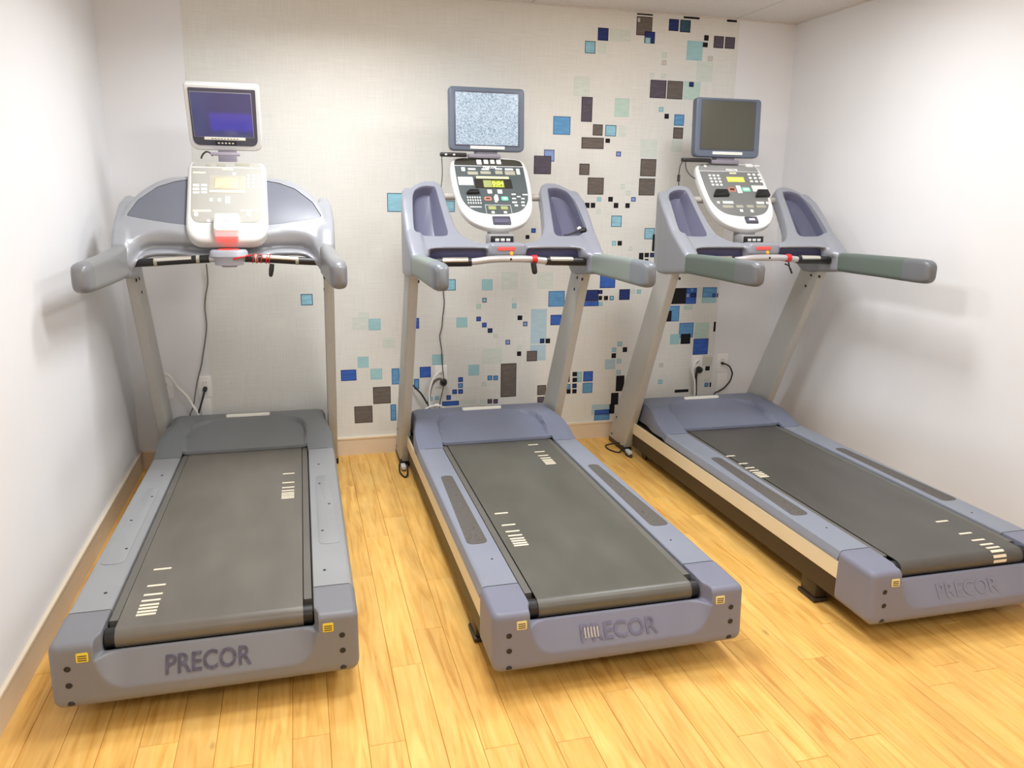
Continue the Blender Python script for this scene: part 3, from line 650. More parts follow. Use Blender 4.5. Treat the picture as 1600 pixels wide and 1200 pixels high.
P1 = plane_map(1.51, 1.323, 1.078)
def cowl1_build(m):
    arch = [(.462, 1.318), (.458, 1.40), (.446, 1.46), (.425, 1.505), (.386, 1.552), (.32, 1.600), (.25, 1.625), (.184, 1.631), (.09, 1.634), (0, 1.634)]
    low = [(0, 1.305), (.08, 1.306), (.14, 1.310), (.21, 1.319), (.29, 1.320), (.345, 1.312), (.38, 1.285), (.405, 1.262), (.445, 1.262)]
    r = spline(low, 4)[:-1] + [(.4535, 1.28)] + spline(arch, 5)
    out = r + [(-x, z) for x, z in r[::-1]][1:-1]
    b = B(); prism(b, out, P1, 0.0, -.085, .030, .012, 6); me = b.mesh('c', None)
    bm = bmesh.new(); bm.from_mesh(me); bb = B(); bb.bm.free(); bb.bm = bm
    for s in (-1, 1):
        def rg(y, z0, z1, x0, x1, r): return [(s * x, y, z) for x, z in rring((x0 + x1) / 2, (z0 + z1) / 2, x1 - x0, z1 - z0, r, 4)[::s]]
        bb.loft([rg(1.492, 1.18, 1.325, .402, .468, .022), rg(1.56, 1.17, 1.385, .405, .474, .022), rg(1.66, 1.16, 1.44, .405, .478, .022), rg(1.76, 1.15, 1.50, .408, .474, .02), rg(1.84, 1.2, 1.53, .41, .460, .02)])
    bm.to_mesh(me); bm.free(); me = remesh(me, .007, 4)
    bx = [p[0] for p in BROW]; bz = [p[1] for p in BROW]
    for v in me.vertices:
        x, y, z = v.co; ax = abs(x)
        if ax < .41:
            br = float(np.interp(ax, bx, bz)); yf = 1.51 + 1.078 * (z - 1.323)
            q = max(0.0, br - z); q = q * q / (q + .010)
            v.co.y += q * 1.25 * sstep((.41 - ax) / .05) * (1 - sstep((y - yf - .02) / .06))
    me = remesh(me, .007, 5)
    for s in (-1, 1):
        c = B(); pl = POCK1; sg = [(s * x, z) for x, z in pl]
        c.loft([[P1(x, z, .05) for x, z in sg], [P1(x, z, -.010) for x, z in sg]]); me = boolean(me, c.mesh('cut', None))
    finish_mesh(me, 40); me.materials.clear(); me.materials.append(m); return me
BROW = spline([(0, 1.366), (.10, 1.368), (.175, 1.374), (.25, 1.384), (.32, 1.380), (.37, 1.362), (.42, 1.33)], 6)
POCK1 = fillet([(.424, 1.440), (.383, 1.508), (.306, 1.567), (.233, 1.593), (.165, 1.604), (.165, 1.401), (.250, 1.411), (.336, 1.424)], [.010, .05, .06, .05, .004, .004, .05, .03], 4)

def handle_mesh(k, s, m, mc):
    """grip body and its end cap"""
    if k == 1: st = [(1.495, .4345, 1.252, .064, .140), (1.42, .439, 1.246, .066, .136), (1.25, .447, 1.240, .068, .126), (1.10, .454, 1.238, .068, .120), (.99, .459, 1.238, .067, .116)]; ends = [(.945, .461, 1.238, .064, .110), (.92, .461, 1.238, .052, .092), (.908, .461, 1.238, .034, .064)]; rad = .030
    else: st = [(1.556, .444, 1.227, .066, .098), (1.45, .444, 1.230, .066, .102), (1.25, .443, 1.234, .065, .106), (1.08, .442, 1.236, .064, .110)]; ends = [(1.00, .441, 1.237, .063, .111), (.95, .440, 1.237, .060, .108), (.928, .440, 1.237, .050, .094), (.916, .440, 1.237, .034, .070)]; rad = .024
    def ring(q, ins=0):
        y, x, z, w_, h = q; r = rring(x, z, w_ - ins, h - ins, rad, 5); r = [(s * a, y + .10 * (c - z) * 0, c) for a, c in r]
        return r[::s]
    b = B(); b.loft([ring(q) for q in st]); body = b.mesh('handlebar', m, 50)
    b = B(); b.loft([ring(st[-1], .0006)] + [ring(q) for q in ends]); cap = b.mesh('handlebar_end', mc, 60)
    return body, cap

def key_block(b, P, r, d=.002, rad=.002, base=0.0):
    x0, z0, x1, z1 = r; rr = min(rad, abs(x1 - x0) * .45, abs(z1 - z0) * .45)
    prism(b, fillet(rect(x0, z0, x1, z1), rr, 3), P, base + d, base - .0015, min(.0008, d * .5), 0, 1)

K2 = [('note',-0.177,1.595,-0.099,1.636), ('strip',-0.08,1.629,0.094,1.641), ('house',-0.093,1.581,0.104,1.628), ('lcd',-0.048,1.584,0.061,1.619), ('lever',-0.147,1.549,-0.078,1.567), ('pad',-0.149,1.501,-0.073,1.542), ('dash',-0.141,1.486,-0.079,1.491), ('key',-0.034,1.555,-0.01,1.574), ('key',0.019,1.555,0.044,1.575), ('red',-0.058,1.52,-0.019,1.539), ('green',0.032,1.521,0.069,1.541), ('dpad',-0.006,1.52,0.017,1.542), ('arrow',0.0,1.544,0.016,1.55), ('arrow',-0.005,1.512,0.009,1.518), ('key',0.09,1.549,0.114,1.556), ('key',0.149,1.548,0.177,1.555), ('key',0.089,1.528,0.11,1.535), ('key',0.116,1.538,0.137,1.544), ('key',0.137,1.528,0.156,1.535), ('key',0.085,1.509,0.112,1.517), ('key',0.133,1.51,0.152,1.518), ('key',0.094,1.493,0.113,1.502), ('key',0.132,1.494,0.15,1.502), ('lcdk',-0.045,1.475,-0.006,1.492), ('lcdk',0.019,1.476,0.056,1.492), ('frame',-0.06,1.456,0.074,1.5), ('port',-0.035,1.396,0.058,1.444), ('tri',-0.033,1.458,-0.017,1.469), ('tri',0.031,1.459,0.048,1.469),]
K2B = [('icon',-0.063,1.701,-0.037,1.726), ('icon',-0.024,1.705,-0.0,1.727), ('icon',0.011,1.706,0.034,1.728), ('icon',0.044,1.705,0.069,1.729), ('key',-0.151,1.665,-0.131,1.685), ('btn',-0.121,1.648,-0.066,1.664), ('btn',-0.053,1.652,0.002,1.667), ('btn',0.027,1.653,0.066,1.671), ('btn',0.078,1.65,0.133,1.67), ('icon',0.142,1.653,0.161,1.683), ('text',-0.032,1.681,0.039,1.695), ('lab',-0.116,1.672,-0.075,1.681), ('lab',-0.044,1.673,-0.003,1.681), ('lab',0.03,1.676,0.068,1.684), ('lab',0.082,1.674,0.127,1.684),]
K3 = [('pad',-0.144,1.611,-0.067,1.678), ('lcd',-0.032,1.636,0.073,1.662), ('pad3',0.101,1.632,0.195,1.688), ('red',-0.046,1.583,-0.002,1.607), ('green',0.037,1.584,0.089,1.608), ('dpad',0.005,1.576,0.034,1.617), ('note',0.103,1.585,0.19,1.619), ('lever',-0.152,1.553,-0.059,1.587), ('lever',0.106,1.554,0.192,1.589), ('lab',-0.11,1.519,-0.046,1.532), ('btn',-0.119,1.497,-0.055,1.511), ('btn',-0.037,1.498,0.006,1.512), ('btn',0.027,1.499,0.069,1.513), ('btn',0.087,1.499,0.146,1.513), ('lab',0.095,1.519,0.143,1.532), ('key',-0.145,1.519,-0.128,1.531), ('key',0.155,1.519,0.171,1.532), ('port',-0.012,1.418,0.063,1.452), ('icon',0.117,1.721,0.163,1.739), ('lab',0.168,1.724,0.205,1.733), ('text',-0.014,1.696,0.054,1.708), ('strip',-0.003,1.68,0.039,1.688), ('tri',-0.023,1.477,-0.005,1.49), ('tri',0.041,1.475,0.058,1.489), ('icon',-0.147,1.715,-0.13,1.733),]
K1 = [('lab',-0.151,1.628,-0.095,1.635), ('lcd',-0.053,1.56,0.049,1.609), ('pad',0.085,1.562,0.15,1.631), ('key',-0.148,1.568,-0.121,1.579), ('key',-0.113,1.569,-0.086,1.579), ('key',-0.148,1.552,-0.12,1.562), ('key',-0.112,1.552,-0.086,1.562), ('key',-0.147,1.537,-0.119,1.546), ('key',-0.111,1.538,-0.085,1.547), ('strip',-0.076,1.545,0.081,1.552), ('tri',-0.074,1.502,-0.059,1.517), ('tri',-0.039,1.503,-0.023,1.517), ('key',-0.006,1.495,0.015,1.526), ('circ',-0.137,1.437,-0.119,1.456), ('circ',0.086,1.438,0.108,1.457), ('lab',-0.143,1.457,-0.065,1.466), ('lab',0.062,1.459,0.142,1.468), ('icon',-0.096,1.662,-0.072,1.673), ('icon',-0.047,1.663,-0.006,1.676), ('icon',0.035,1.667,0.102,1.678), ('lab',-0.022,1.645,0.027,1.651), ('key',0.023,1.623,0.04,1.635), ('circ',-0.083,1.414,-0.067,1.426), ('recv',-0.049,1.358,0.06,1.431), ('win',-0.012,1.393,0.019,1.414),]


def build_console(k, root):
    if k == 1: P = plane_map(1.475, 1.323, 1.078)
    else: P = plane_map(1.743, 1.366, .905)
    if k == 1:
        out = fillet([(-.170, 1.340), (.184, 1.340), (.175, 1.692), (-.176, 1.692)], [.085, .085, .04, .04], 8)
        shell = prism(B(), out, P, 0.0, -.055, .016, .012, 6).build('console', m_silver, root, 50)
        face = fillet([(-.148, 1.414), (.158, 1.414), (.154, 1.686), (-.158, 1.684)], [.045, .045, .03, .03], 6); keys = K1
    else:
        R = [(0, 1.390), (.07, 1.396), (.13, 1.418), (.165, 1.448), (.188, 1.486), (.200, 1.54), (.207, 1.60), (.207, 1.665), (.199, 1.709), (.180, 1.732), (.13, 1.741), (.06, 1.745)]
        r = spline(R, 4); out = r + [(-x, z) for x, z in r[::-1]][:-1] if False else r + [(-x, z) for x, z in r[::-1]][:-1]
        shell = prism(B(), out, P, 0.0, -.044, .012, .014, 6).build('console', m_shell, root, 50)
        F = [(0, 1.4555), (.05, 1.457), (.11, 1.468), (.150, 1.492), (.174, 1.530), (.182, 1.58), (.184, 1.64), (.184, 1.693)]
        r = spline(F, 4); face = r + [(-x, z) for x, z in r[::-1]][:-1]; keys = K2 + K2B if k == 2 else K3
        T = [(.184, 1.697), (.180, 1.715), (.165, 1.726), (.12, 1.731), (0, 1.733)]
        r = spline(T, 4); top = r + [(-x, z) for x, z in r[::-1]][1:]
        prism(B(), top, P, .0022, -.003, .001).build('console_band', m_face2[k], shell)
    fc = prism(B(), face, P, .0022, -.003, .001).build('control_face', m_face[k], shell)
    if k == 1:
        prism(B(), rect(-.158, 1.6545, .153, 1.658), P, .0036, 0, .0005).build('divider_line', m_white, shell)
        prism(B(), fillet(rect(-.078, 1.54, .083, 1.62), .006), P, .0030, 0, .0005).build('display_panel', mat('pale display panel', (180, 175, 160), 0.6), shell)
    cols = {'note': m_key, 'strip': mat('pale yellow strip', (214, 210, 168), 0.5), 'house': mat('black display housing', (44, 42, 38), 0.3), 'lever': m_black, 'dash': m_key, 'key': m_key, 'icon': m_key, 'red': m_red, 'green': m_green, 'dpad': m_key, 'arrow': m_keyw, 'lcdk': m_lcd, 'tri': m_keyw, 'btn': m_key2, 'lab': m_key, 'circ': m_shell, 'win': m_key}
    if k == 1: cols.update({'lab': mat('pale yellow print', (232, 226, 196), 0.5), 'key': m_keyw, 'strip': m_white, 'tri': m_keyw, 'icon': m_key2})
    nmap = {'note': 'instruction_note', 'strip': 'label_strip', 'house': 'display_housing', 'lever': 'motion_lever', 'dash': 'keypad_label', 'key': 'button', 'icon': 'icon_print', 'red': 'stop_button', 'green': 'start_button', 'dpad': 'arrow_pad', 'arrow': 'arrow_print', 'lcdk': 'small_display', 'tri': 'arrow_button', 'btn': 'button', 'lab': 'button_label', 'circ': 'round_button', 'win': 'receiver_window'}
    base = .0022
    for t, x0, z0, x1, z1 in keys:
        if t in ('text', 'frame', 'port', 'recv', 'win'): continue
        if t in ('pad', 'pad3'):
            nx, nz = (6, 3) if (t == 'pad' and k == 2) else (3, 4) if t == 'pad' else (3, 3)
            cw, ch = (x1 - x0) / nx, (z1 - z0) / nz
            for i in range(nx):
                for j in range(nz):
                    b = B(); key_block(b, P, (x0 + cw * (i + .2), z0 + ch * (j + .22), x0 + cw * (i + .8), z0 + ch * (j + .78)), .0018, .003, base)
                    b.build('keypad_key', m_keyw if k != 2 else m_key, shell)
            continue
        if t == 'lcd':
            if k == 2:
                b = B(); key_block(b, P, (x0, z0, x0 + .042, z1), .003, .001, base + .002); b.build('display', m_lcd, shell)
                b = B(); key_block(b, P, (x0 + .042, z0, x1, z1), .003, .001, base + .002); lc = b.build('display', m_lcdg, shell)
                f = lambda x, y, d: P(x0 + .076 + x, (z0 + z1) / 2 + .002 + y * .74, base + .0052 + d)
                obj('digits', text_mesh('digits', '0:04', .027, f, m_dig, .0006, .060, .01), None, shell)
                for i in range(4):
                    b = B(); key_block(b, P, (x0 + .048 + i * .015, z0 + .002, x0 + .058 + i * .015, z0 + .005), .0008, .0005, base + .005); b.build('display_mark', m_dig, shell)
            elif k == 3:
                b = B(); key_block(b, P, (x0, z0, x1, z1), .003, .001, base); b.build('display', mat('lcd lime', (196, 204, 96), 0.3, emit=(200, 210, 80), estr=.45), shell)
                for i in range(2):
                    b = B(); key_block(b, P, (x0 + .03 + .03 * i, z0 + .008, x0 + .054 + .03 * i, z0 + .012), .0008, .0005, base + .003); b.build('display_mark', m_dig, shell)
            else:
                b = B(); key_block(b, P, (x0, z0, x1, z1), .003, .001, base); b.build('display', mat('lcd ivory', (200, 193, 164), 0.5, emit=(240, 228, 190), estr=.05), shell)
            continue
        if t == 'lever':
            b = B(); prism(b, fillet([(x0 - .006, z0), (x1, z0 + .003), (x1 - .004, z1), (x0 + .02, z1)], .004, 3), P, .020, 0, .004, 0, 3); b.build('motion_lever', m_black, shell); continue
        b = B(); d = .006 if t in ('red', 'green', 'dpad') else .0018
        key_block(b, P, (x0, z0, x1, z1), .0018 if t != 'house' else .002, .008 if t in ('red', 'green', 'circ') else .0025, base + (.002 if t in ('lcdk',) else 0))
        o = b.build(nmap[t], cols.get(t, m_key), shell)
        if t in ('red', 'green'):
            b = B(); key_block(b, P, (x0 + .008, z0 + .006, x1 - .008, z1 - .006), .001, .003, base + .0018); b.build('button_print', m_ink if t == 'red' else mat('pale green print', (200, 236, 222), 0.5), shell)
    for t, x0, z0, x1, z1 in keys:
        if t == 'text':
            f = lambda x, y, d: P((x0 + x1) / 2 + x, (z0 + z1) / 2 + y * .74, base + d)
            obj('lettering', text_mesh('lettering', 'PRECOR', .016, f, m_keyw, .0012, .072, .02), None, shell)
        if t == 'frame':
            b = B(); th = .0022
            for q in ((x0, z0, x0 + th, z1), (x1 - th, z0, x1, z1), (x0, z1 - th, x1, z1)): key_block(b, P, q, .0012, .0004, base)
            b.build('button_frame', m_key, shell)
        if t == 'port':
            z0 = max(z0, 1.405); b = B(); prism(b, fillet(rect(x0, z0, x1, z1), .006, 3), P, .006, -.004, .002, 0, 2); o = b.build('charging_socket', m_bezd, shell)
            b = B()
            key_block(b, P, (x0 + .008, z0 + .006, x1 - .008, z0 + (z1 - z0) * .62), .003, .004, .006); b.build('socket_cover', mat('socket slate', (92, 90, 110), 0.3), shell)
            if k == 3:
                b = B(); key_block(b, P, (x0 + .02, z0 + .012, x1 - .02, z0 + .022), .001, .002, .009); b.build('socket_print', m_key, shell)
        if t == 'recv':
            b = B(); prism(b, fillet(rect(x0, z0, x1, z1), .016, 5), P, .040, -.005, .010, 0, 4); rc = b.build('receiver_box', m_keyw, shell)
            b = B(); prism(b, fillet(rect(-.010, 1.393, .019, 1.412), .004, 3), P, .0425, .038, .001, 0, 2); b.build('receiver_button', m_key, shell)
            b = B(); prism(b, fillet(rect(x0 + .006, z0 - .022, x1 - .006, z0 + .006), .008, 4), P, .030, -.005, .004, 0, 3); b.build('receiver_lens', mat('pink lens', (236, 150, 150), 0.35, emit=(255, 90, 80), estr=.25), shell)
    return shell

def build_screen(k, root):
    if k == 1:
        P = plane_map(1.925, 1.741, -.405)
        out = fillet([(-.166, 1.738), (.164, 1.738), (.166, 2.026), (-.166, 2.026)], [.045, .045, .016, .016], 6)
        sh = prism(B(), out, P, 0, -.050, .008, .012, 4).build('screen', m_shell, root, 45)
        inn = fillet([(-.150, 1.762), (.142, 1.762), (.148, 2.010), (-.147, 2.010)], [.035, .035, .006, .006], 6)
        prism(B(), inn, P, .0025, -.01, .0015).build('screen_bezel', m_bezd, sh)
        prism(B(), rect(-.1425, 1.7995, .1285, 1.9955), P, .0038, 0, .0008).build('display_rim', mat('display rim', (128, 126, 140), 0.35), sh)
        prism(B(), rect(-.139, 1.803, .125, 1.992), P, .0048, 0, .0006).build('display', scr_mats[1], sh)
        lab = prism(B(), rect(-.098, 1.789, .087, 1.801), P, .0062, 0, .0006).build('label_strip', m_white, sh)
        b = B()
        for i in range(9): key_block(b, P, (-.066 + i * .014, 1.7935, -.057 + i * .014, 1.7965), .0006, .0003, .0062)
        b.build('strip_print', m_ink, sh)
        prism(B(), fillet(rect(-.05, 1.7665, .044, 1.783), .003), P, .006, 0, .001).build('button_row', m_black, sh)
        b = B()
        for i in range(5): key_block(b, P, (-.040 + i * .016, 1.772, -.031 + i * .016, 1.778), .001, .002, .006)
        b.build('button_print', m_key, sh)
        b = B(); b.box(-.075, 1.862, 1.714, .058, 1.90, 1.729, .004); b.box(-.045, 1.93, 1.60, .040, 1.955, 1.80, .008); b.build('screen_bracket', mat('bracket mauve', (150, 144, 158), 0.45), root)
        b = B(); b.tube(spline([(-.116, 1.86, 1.698), (-.106, 1.86, 1.718), (-.090, 1.862, 1.730), (-.072, 1.866, 1.724), (-.064, 1.87, 1.712)], 5), .004, 8); b.build('screen_cable', m_cordb, root)
    else:
        P = plane_map(2.076, 1.773, .055)
        out = fillet(rect(-.201, 1.772, .201, 2.090), [.030, .030, .022, .022], 6)
        sh = prism(B(), out, P, 0, -.055, .008, .014, 4).build('screen', m_bez, root, 45)
        x0, z0, x1, z1 = (-.172, 1.795, .163, 2.053) if k == 2 else (-.166, 1.816, .161, 2.073)
        if k == 2: z0, z1, x0, x1 = 1.803, 2.062, -.168, .166
        prism(B(), rect(x0 - .006, z0 - .006, x1 + .006, z1 + .006), P, .002, -.01, .001).build('display_rim', m_bezd, sh)
        prism(B(), rect(x0, z0, x1, z1), P, .0032, 0, .0006).build('display', scr_mats[k], sh)
        za = 1.782 if k == 2 else 1.787
        prism(B(), rect(-.092, za, .092, za + .015), P, .0045, -.002, .0006).build('label_strip', m_white, sh)
        b = B()
        for i in range(11): key_block(b, P, (-.07 + i * .0126, za + .006, -.062 + i * .0126, za + .0092), .0006, .0003, .0045)
        b.build('strip_print', mat('faint print', (176, 170, 150), .6), sh)
        b = B(); b.box(-.105, 2.055, 1.735, .068, 2.10, 1.757, .006); b.box(-.06, 2.09, 1.60, .06, 2.15, 1.86, .012); b.build('screen_bracket', mat('bracket slate', (126, 122, 134), 0.45), root)
    return sh

def build_treadmill(k, label, group):
    root = bpy.data.objects.new('treadmill', None); COL.objects.link(root)
    tx, ty, ta = TX[k]; root.location = (tx, ty, 0); root.rotation_euler = (0, 0, ta); root.empty_display_size = .2
    tag(root, label, 'treadmill', group)
    mp = PLs[k]; mh = HDs[1 if k == 1 else 2]; mc = CVs[1 if k == 1 else 2]
    # chassis
    b = B()
    for s in (-1, 1):
        b.loft([[(s * x, y, z) for x, z in [(.395, zb), (.432, zb), (.432, zt), (.395, zt)][::s]] for y, zb, zt in [(.1, .088, .240), (.5, .082, .236), (1.2, .072, .225), (2.02, .058, .205), (2.19, .055, .20)]])
    b.box(-.40, .13, .15, .40, 1.85, .246); b.box(-.385, 1.80, .05, .385, 2.235, .262, .01)
    b.box(-.40, 1.98, .02, .40, 2.04, .09, .008); b.build('chassis', m_frame, root)
    for s in (-1, 1): B().cyl((s * .36, 2.08, .035), (s * .40, 2.08, .035), .035, 18).build('transport_wheel', m_black, root)
    for s in (-1, 1):
        prof = [(.4325, -.0355), (.4375, -.0355), (.4395, -.033), (.4395, .033), (.4375, .0355), (.4325, .0355)]
        prof = [(s * x, z) for x, z in prof][::s]; b = B()
        b.loft([[(x, y, z + .2065 - .0172 * (y - .13)) for x, z in prof] for y in (.113, .6, 1.2, 1.8, 2.175)])
        b.build('side_strip', m_cream, root)
        b = B()
        for x0, x1, y0, y1, z0, z1, bv in [(s * .372, s * .428, .345, .445, .016, .10, .012), (s * .366, s * .434, .338, .452, 0.0, .018, .006)]: b.box(x0, y0, z0, x1, y1, z1, bv)
        b.build('foot', m_frame, root)
        rl = obj('side_rail', rail_mesh(s, mp), None, root)
        pts = capsule(.555, 1.315, .080, .054, .03, 0); pts = [(s * (.374 - .011 * sstep((y - .6) / .7)) + x, y) for x, y in pts]
        pd = flat_plate(pts, .28, .2838 if k > 1 else .2846, .0012).build('grip_pad', m_pad if k > 1 else mp, rl)
        if k == 1: scr = [(.347, .34), (.349, .677), (.384, .95), (.349, 1.204), (.352, 1.48)]
        else: scr = [(.352, .42), (.36, .70), (.362, 1.06)]
        for x, y in scr:
            z = .2825 + slope(y) + ((.0022 if k == 1 else .001) if .6 < y < 1.3 else .0006)
            bb = B(); bb.cyl((s * x, y, z - .003), (s * x, y, z + .0006), .0055 if k == 1 else .004, 12); bb.build('screw', m_hole, rl)
    # running belt
    b = B(); pa = []
    for i in range(13):
        a = PI * i / 12; pa.append((BYC - BR * math.sin(a), BZ - BR + BR * math.cos(a)))
    pa = pa[::-1] + [(y, BZ + slope(y)) for y in (.3, .6, 1.0, 1.4, 1.9)]
    pin = [(y + (0.003 if y < BYC else 0), z - .0025 if z > BZ - BR else z + .0025) for y, z in pa]
    b.loft([[(x, y, z) for y, z in pa] + [(x, y, z) for y, z in pin[::-1]] for x in (-BELT_W, -.1, .1, BELT_W)])
    belt = b.build('running_belt', m_belt[k], root, 60)
    gaps = [0, .122, .185, .225, .254, .275, .296, .315]
    near = {1: (.491, -.227, -.170), 2: (.834, -.243, -.187), 3: (.382, .138, .196)}[k]; fr = {1: (1.392, .187, .240), 2: (1.700, .147, .200), 3: (1.334, -.285, -.236)}[k]
    for y0, xa, xb in (near, fr):
        for g in gaps:
            b = B(); t = .0055; r = []
            for yy in np.linspace(y0 - g - t, y0 - g + t, 4): r.append([belt_pt(xa, yy, .0012), belt_pt(xb, yy, .0012), belt_pt(xb, yy, -.001), belt_pt(xa, yy, -.001)])
            b.loft(r); b.build('belt_stripe', m_stripe, belt)
    b = B()
    for s in (-1, 1):
        b.loft([[(s * .2762, y, .24), (s * .3005, y, .24), (s * .3005, y, .2735 + slope(y)), (s * .2762, y, .2735 + slope(y))][::s] for y in (.165, .6, 1.2, 1.80)])
    b.build('belt_guard', m_chan, root)
    b = B(); b.cyl((-.302, BYC, BZ - BR), (.302, BYC, BZ - BR), BR - .004, 20)
    b.build('rear_roller', m_black, root)
    b = B()
    for s in (-1, 1): b.box(s * .2755, .172, .25, s * .300, .178, .2738)
    b.box(-.300, .112, .12, .300, .24, .203); b.build('roller_bracket', m_black, root)
    # rear cover
    cv = obj('end_cover', cached(('cover', mc.name), lambda: cover_mesh(mc)), None, root)
    for s in (-1, 1):
        for x, z in [(.3885, .2115), (.3885, .160)]:
            b = B(); y = ycov(z) + .0005; b.lathe_y(s * x, z, [(.0112, y + .004), (.0112, y - .0012), (.0106, y - .0018), (.0096, y - .0018), (.0088, y + .003)], 20, (False, False)); b.build('bolt_hole', mc, cv)
            b = B(); b.lathe_y(s * x, z, [(.0098, y + .004), (.0098, y - .0012)], 18); b.build('bolt_hole', m_hole, cv)
        b = B(); b.cyl((s * .3885, .034, .108), (s * .3885, .0212, .0975), .0098, 16); b.build('bolt_hole', m_hole, cv)
        fm = lambda x, z, d: Vector((s * .347 + x, .0295 - d + .10 * (z - .250), z))
        st = prism(B(), fillet(rect(-.0165, .2285, .0165, .2565), .004, 3), fm, .0022, -.002, .0005).build('warning_sticker', m_yel if k == 1 else m_yel2, cv)
        b = B()
        for i in range(3): b.loft([[fm(xx, .2328 + i * .0066, dd) for xx, dd in ((-.012, .0018), (.012, .0018), (.012, .0028), (-.012, .0028))], [fm(xx, .2356 + i * .0066, dd) for xx, dd in ((-.012, .0018), (.012, .0018), (.012, .0028), (-.012, .0028))]])
        b.build('sticker_print', m_ink, cv)
    fl = lambda x, y, d: Vector((-.008 + x, .0210 + .003 + .0215 - d + .56 * y, .1745 + y * .95))
    if k == 1: obj('lettering', text_mesh('lettering', 'PRECOR', .052, fl, m_letter1, .0016, .245, .012), None, cv)
    elif k == 2:
        obj('lettering', text_mesh('lettering', 'PRECOR', .050, fl, m_letter2, .0016, .270, .012), None, cv)
        b = B()
        for i in range(5): b.loft([[fl(-.122 + i * .011 + a_, y_, d_) for a_, d_ in ((0, -.002), (.005, -.002), (.005, .0026), (0, .0026))] for y_ in (-.014, .016)])
        b.build('lettering_remnant', m_sens, cv)
    else: obj('lettering', text_mesh('lettering', 'PRECOR', .050, fl, mc, .0004, .270, .012), None, cv)
    # hood
    hd = obj('motor_hood', cached(('hood', mh.name), lambda: hood_mesh(mh)), None, root)
    pts = fillet(rect(-.122, -.013, .108, .013), .0125, 6); b = B()
    def hz(x, y): return Vector((x, 2.150 + y, .3595 - .008 + .002))
    prism(b, pts, lambda x, y, d: Vector((x, 2.150 + y, .3560 + d)), .002, -.01, .002); b.build('hood_strip', m_white, hd)
    # uprights
    for s in (-1, 1):
        u = obj('upright', upright_mesh(s, k, m_alu), None, root)
        for y, z in [(1.79, 1.135), (1.715, 1.135), (1.83, 1.07)] if k > 1 else [(1.78, 1.146), (1.72, 1.145), (1.81, 1.079)]:
            b = B(); b.cyl((s * .425, y, z), (s * .4195, y, z), .0075, 12); b.build('bolt_hole', m_hole, u)
        for z in (.19, .06):
            yy = 2.142 - .527 * (z - .7) - .045
            if k > 1:
                b = B(); b.cyl((s * .468, yy, z), (s * .4722, yy, z), .008, 12); b.build('bolt_hole', m_hole, u)
        yr = 1.927 - .457 * (.03 - .7); b = B(); b.box(s * .418, yr - .004, 0.0, s * .473, 2.352 if k == 1 else yr + .25, .034, .006); b.build('upright_foot', m_black, u)
    # bar in front of the console
    if k == 1:
        path = spline([(-.430, 1.535, 1.238), (-.30, 1.525, 1.245), (-.147, 1.505, 1.256), (0, 1.492, 1.262), (.15, 1.505, 1.258), (.30, 1.525, 1.246), (.430, 1.535, 1.238)], 6)
    else:
        path = spline([(-.430, 1.622, 1.232), (-.30, 1.600, 1.238), (-.186, 1.590, 1.240), (-.09, 1.575, 1.252), (0, 1.570, 1.254), (.09, 1.575, 1.252), (.186, 1.590, 1.242), (.30, 1.600, 1.238), (.430, 1.622, 1.232)], 6)
    bar = B().tube(path, .0165 if k > 1 else .0155, 14).build('grip_bar', m_bar, root)
    def sub(xa, xb): return [p for p in path if xa <= p[0] <= xb]
    for s in (-1, 1):
        xa, xb = (.186, .412) if k > 1 else (.07, .415)
        g = sub(min(s * xa, s * xb), max(s * xa, s * xb))
        pg = B().tube(g, .0215 if k > 1 else .0175, 14).build('pulse_grip', m_black, bar)
        xa, xb = (.20, .345) if k > 1 else (.13, .30)
        g = sub(min(s * xa, s * xb), max(s * xa, s * xb))
        B().tube([(p[0], p[1] - .003, p[2] + .0055) for p in g], .0185 if k > 1 else .0145, 12).build('pulse_sensor', m_sens, bar)
        if k == 1:
            for xx in (.125, .305):
                g = [p for p in path if abs(p[0] - s * xx) < .012] or [min(path, key=lambda p: abs(p[0] - s * xx))]
                p = g[0]; B().cyl((p[0] - .007, p[1], p[2]), (p[0] + .007, p[1], p[2]), .019, 14).build('grip_collar', m_key2, bar)
        e = path[-1] if s > 0 else path[0]
        B().tube([(e[0] - s * .022, e[1], e[2]), (e[0] - s * .006, e[1], e[2]), (e[0], e[1], e[2])], [.020, .023, .024], 16).build('bar_collar', m_bar, bar)
    # handlebars
    for s in (-1, 1):
        hm, cm = handle_mesh(k, s, m_grip[k], m_gcap[k]); h = obj('handlebar', hm, None, root); obj('handlebar_end', cm, None, h)
    # cowl, trays
    if k == 1:
        cw = obj('cowl', cowl1_build(m_cowl[1]), None, root)
        for s in (-1, 1):
            b = B(); pl = [(s * x, z) for x, z in POCK1]; prism(b, inset(pl, .0012), P1, -.002, -.012, .003); b.build('storage_tray', m_tray[1], root)
        # stop pod in the middle of the bar
        b = B()
        rg = lambda z, a, c, yo: [(.010 + a * math.copysign(abs(math.cos(t)) ** .8, math.cos(t)), yo + c * math.copysign(abs(math.sin(t)) ** .8, math.sin(t)), z) for t in np.linspace(0, 2 * PI, 28, endpoint=False)]
        b.loft([rg(1.225, .030, .02, 1.478), rg(1.232, .036, .026, 1.478), rg(1.234, .060, .034, 1.480), rg(1.262, .064, .040, 1.482), rg(1.272, .082, .048, 1.484), rg(1.292, .080, .046, 1.488), rg(1.300, .072, .040, 1.490)])
        pod = b.build('stop_pod', mat('pod grey', (160, 162, 172), .4), root, 45)
        B().loft([rg(1.298, .046, .030, 1.488), rg(1.3035, .044, .028, 1.488)]).build('stop_light', m_glow, pod)
        b = B()
        cs = []
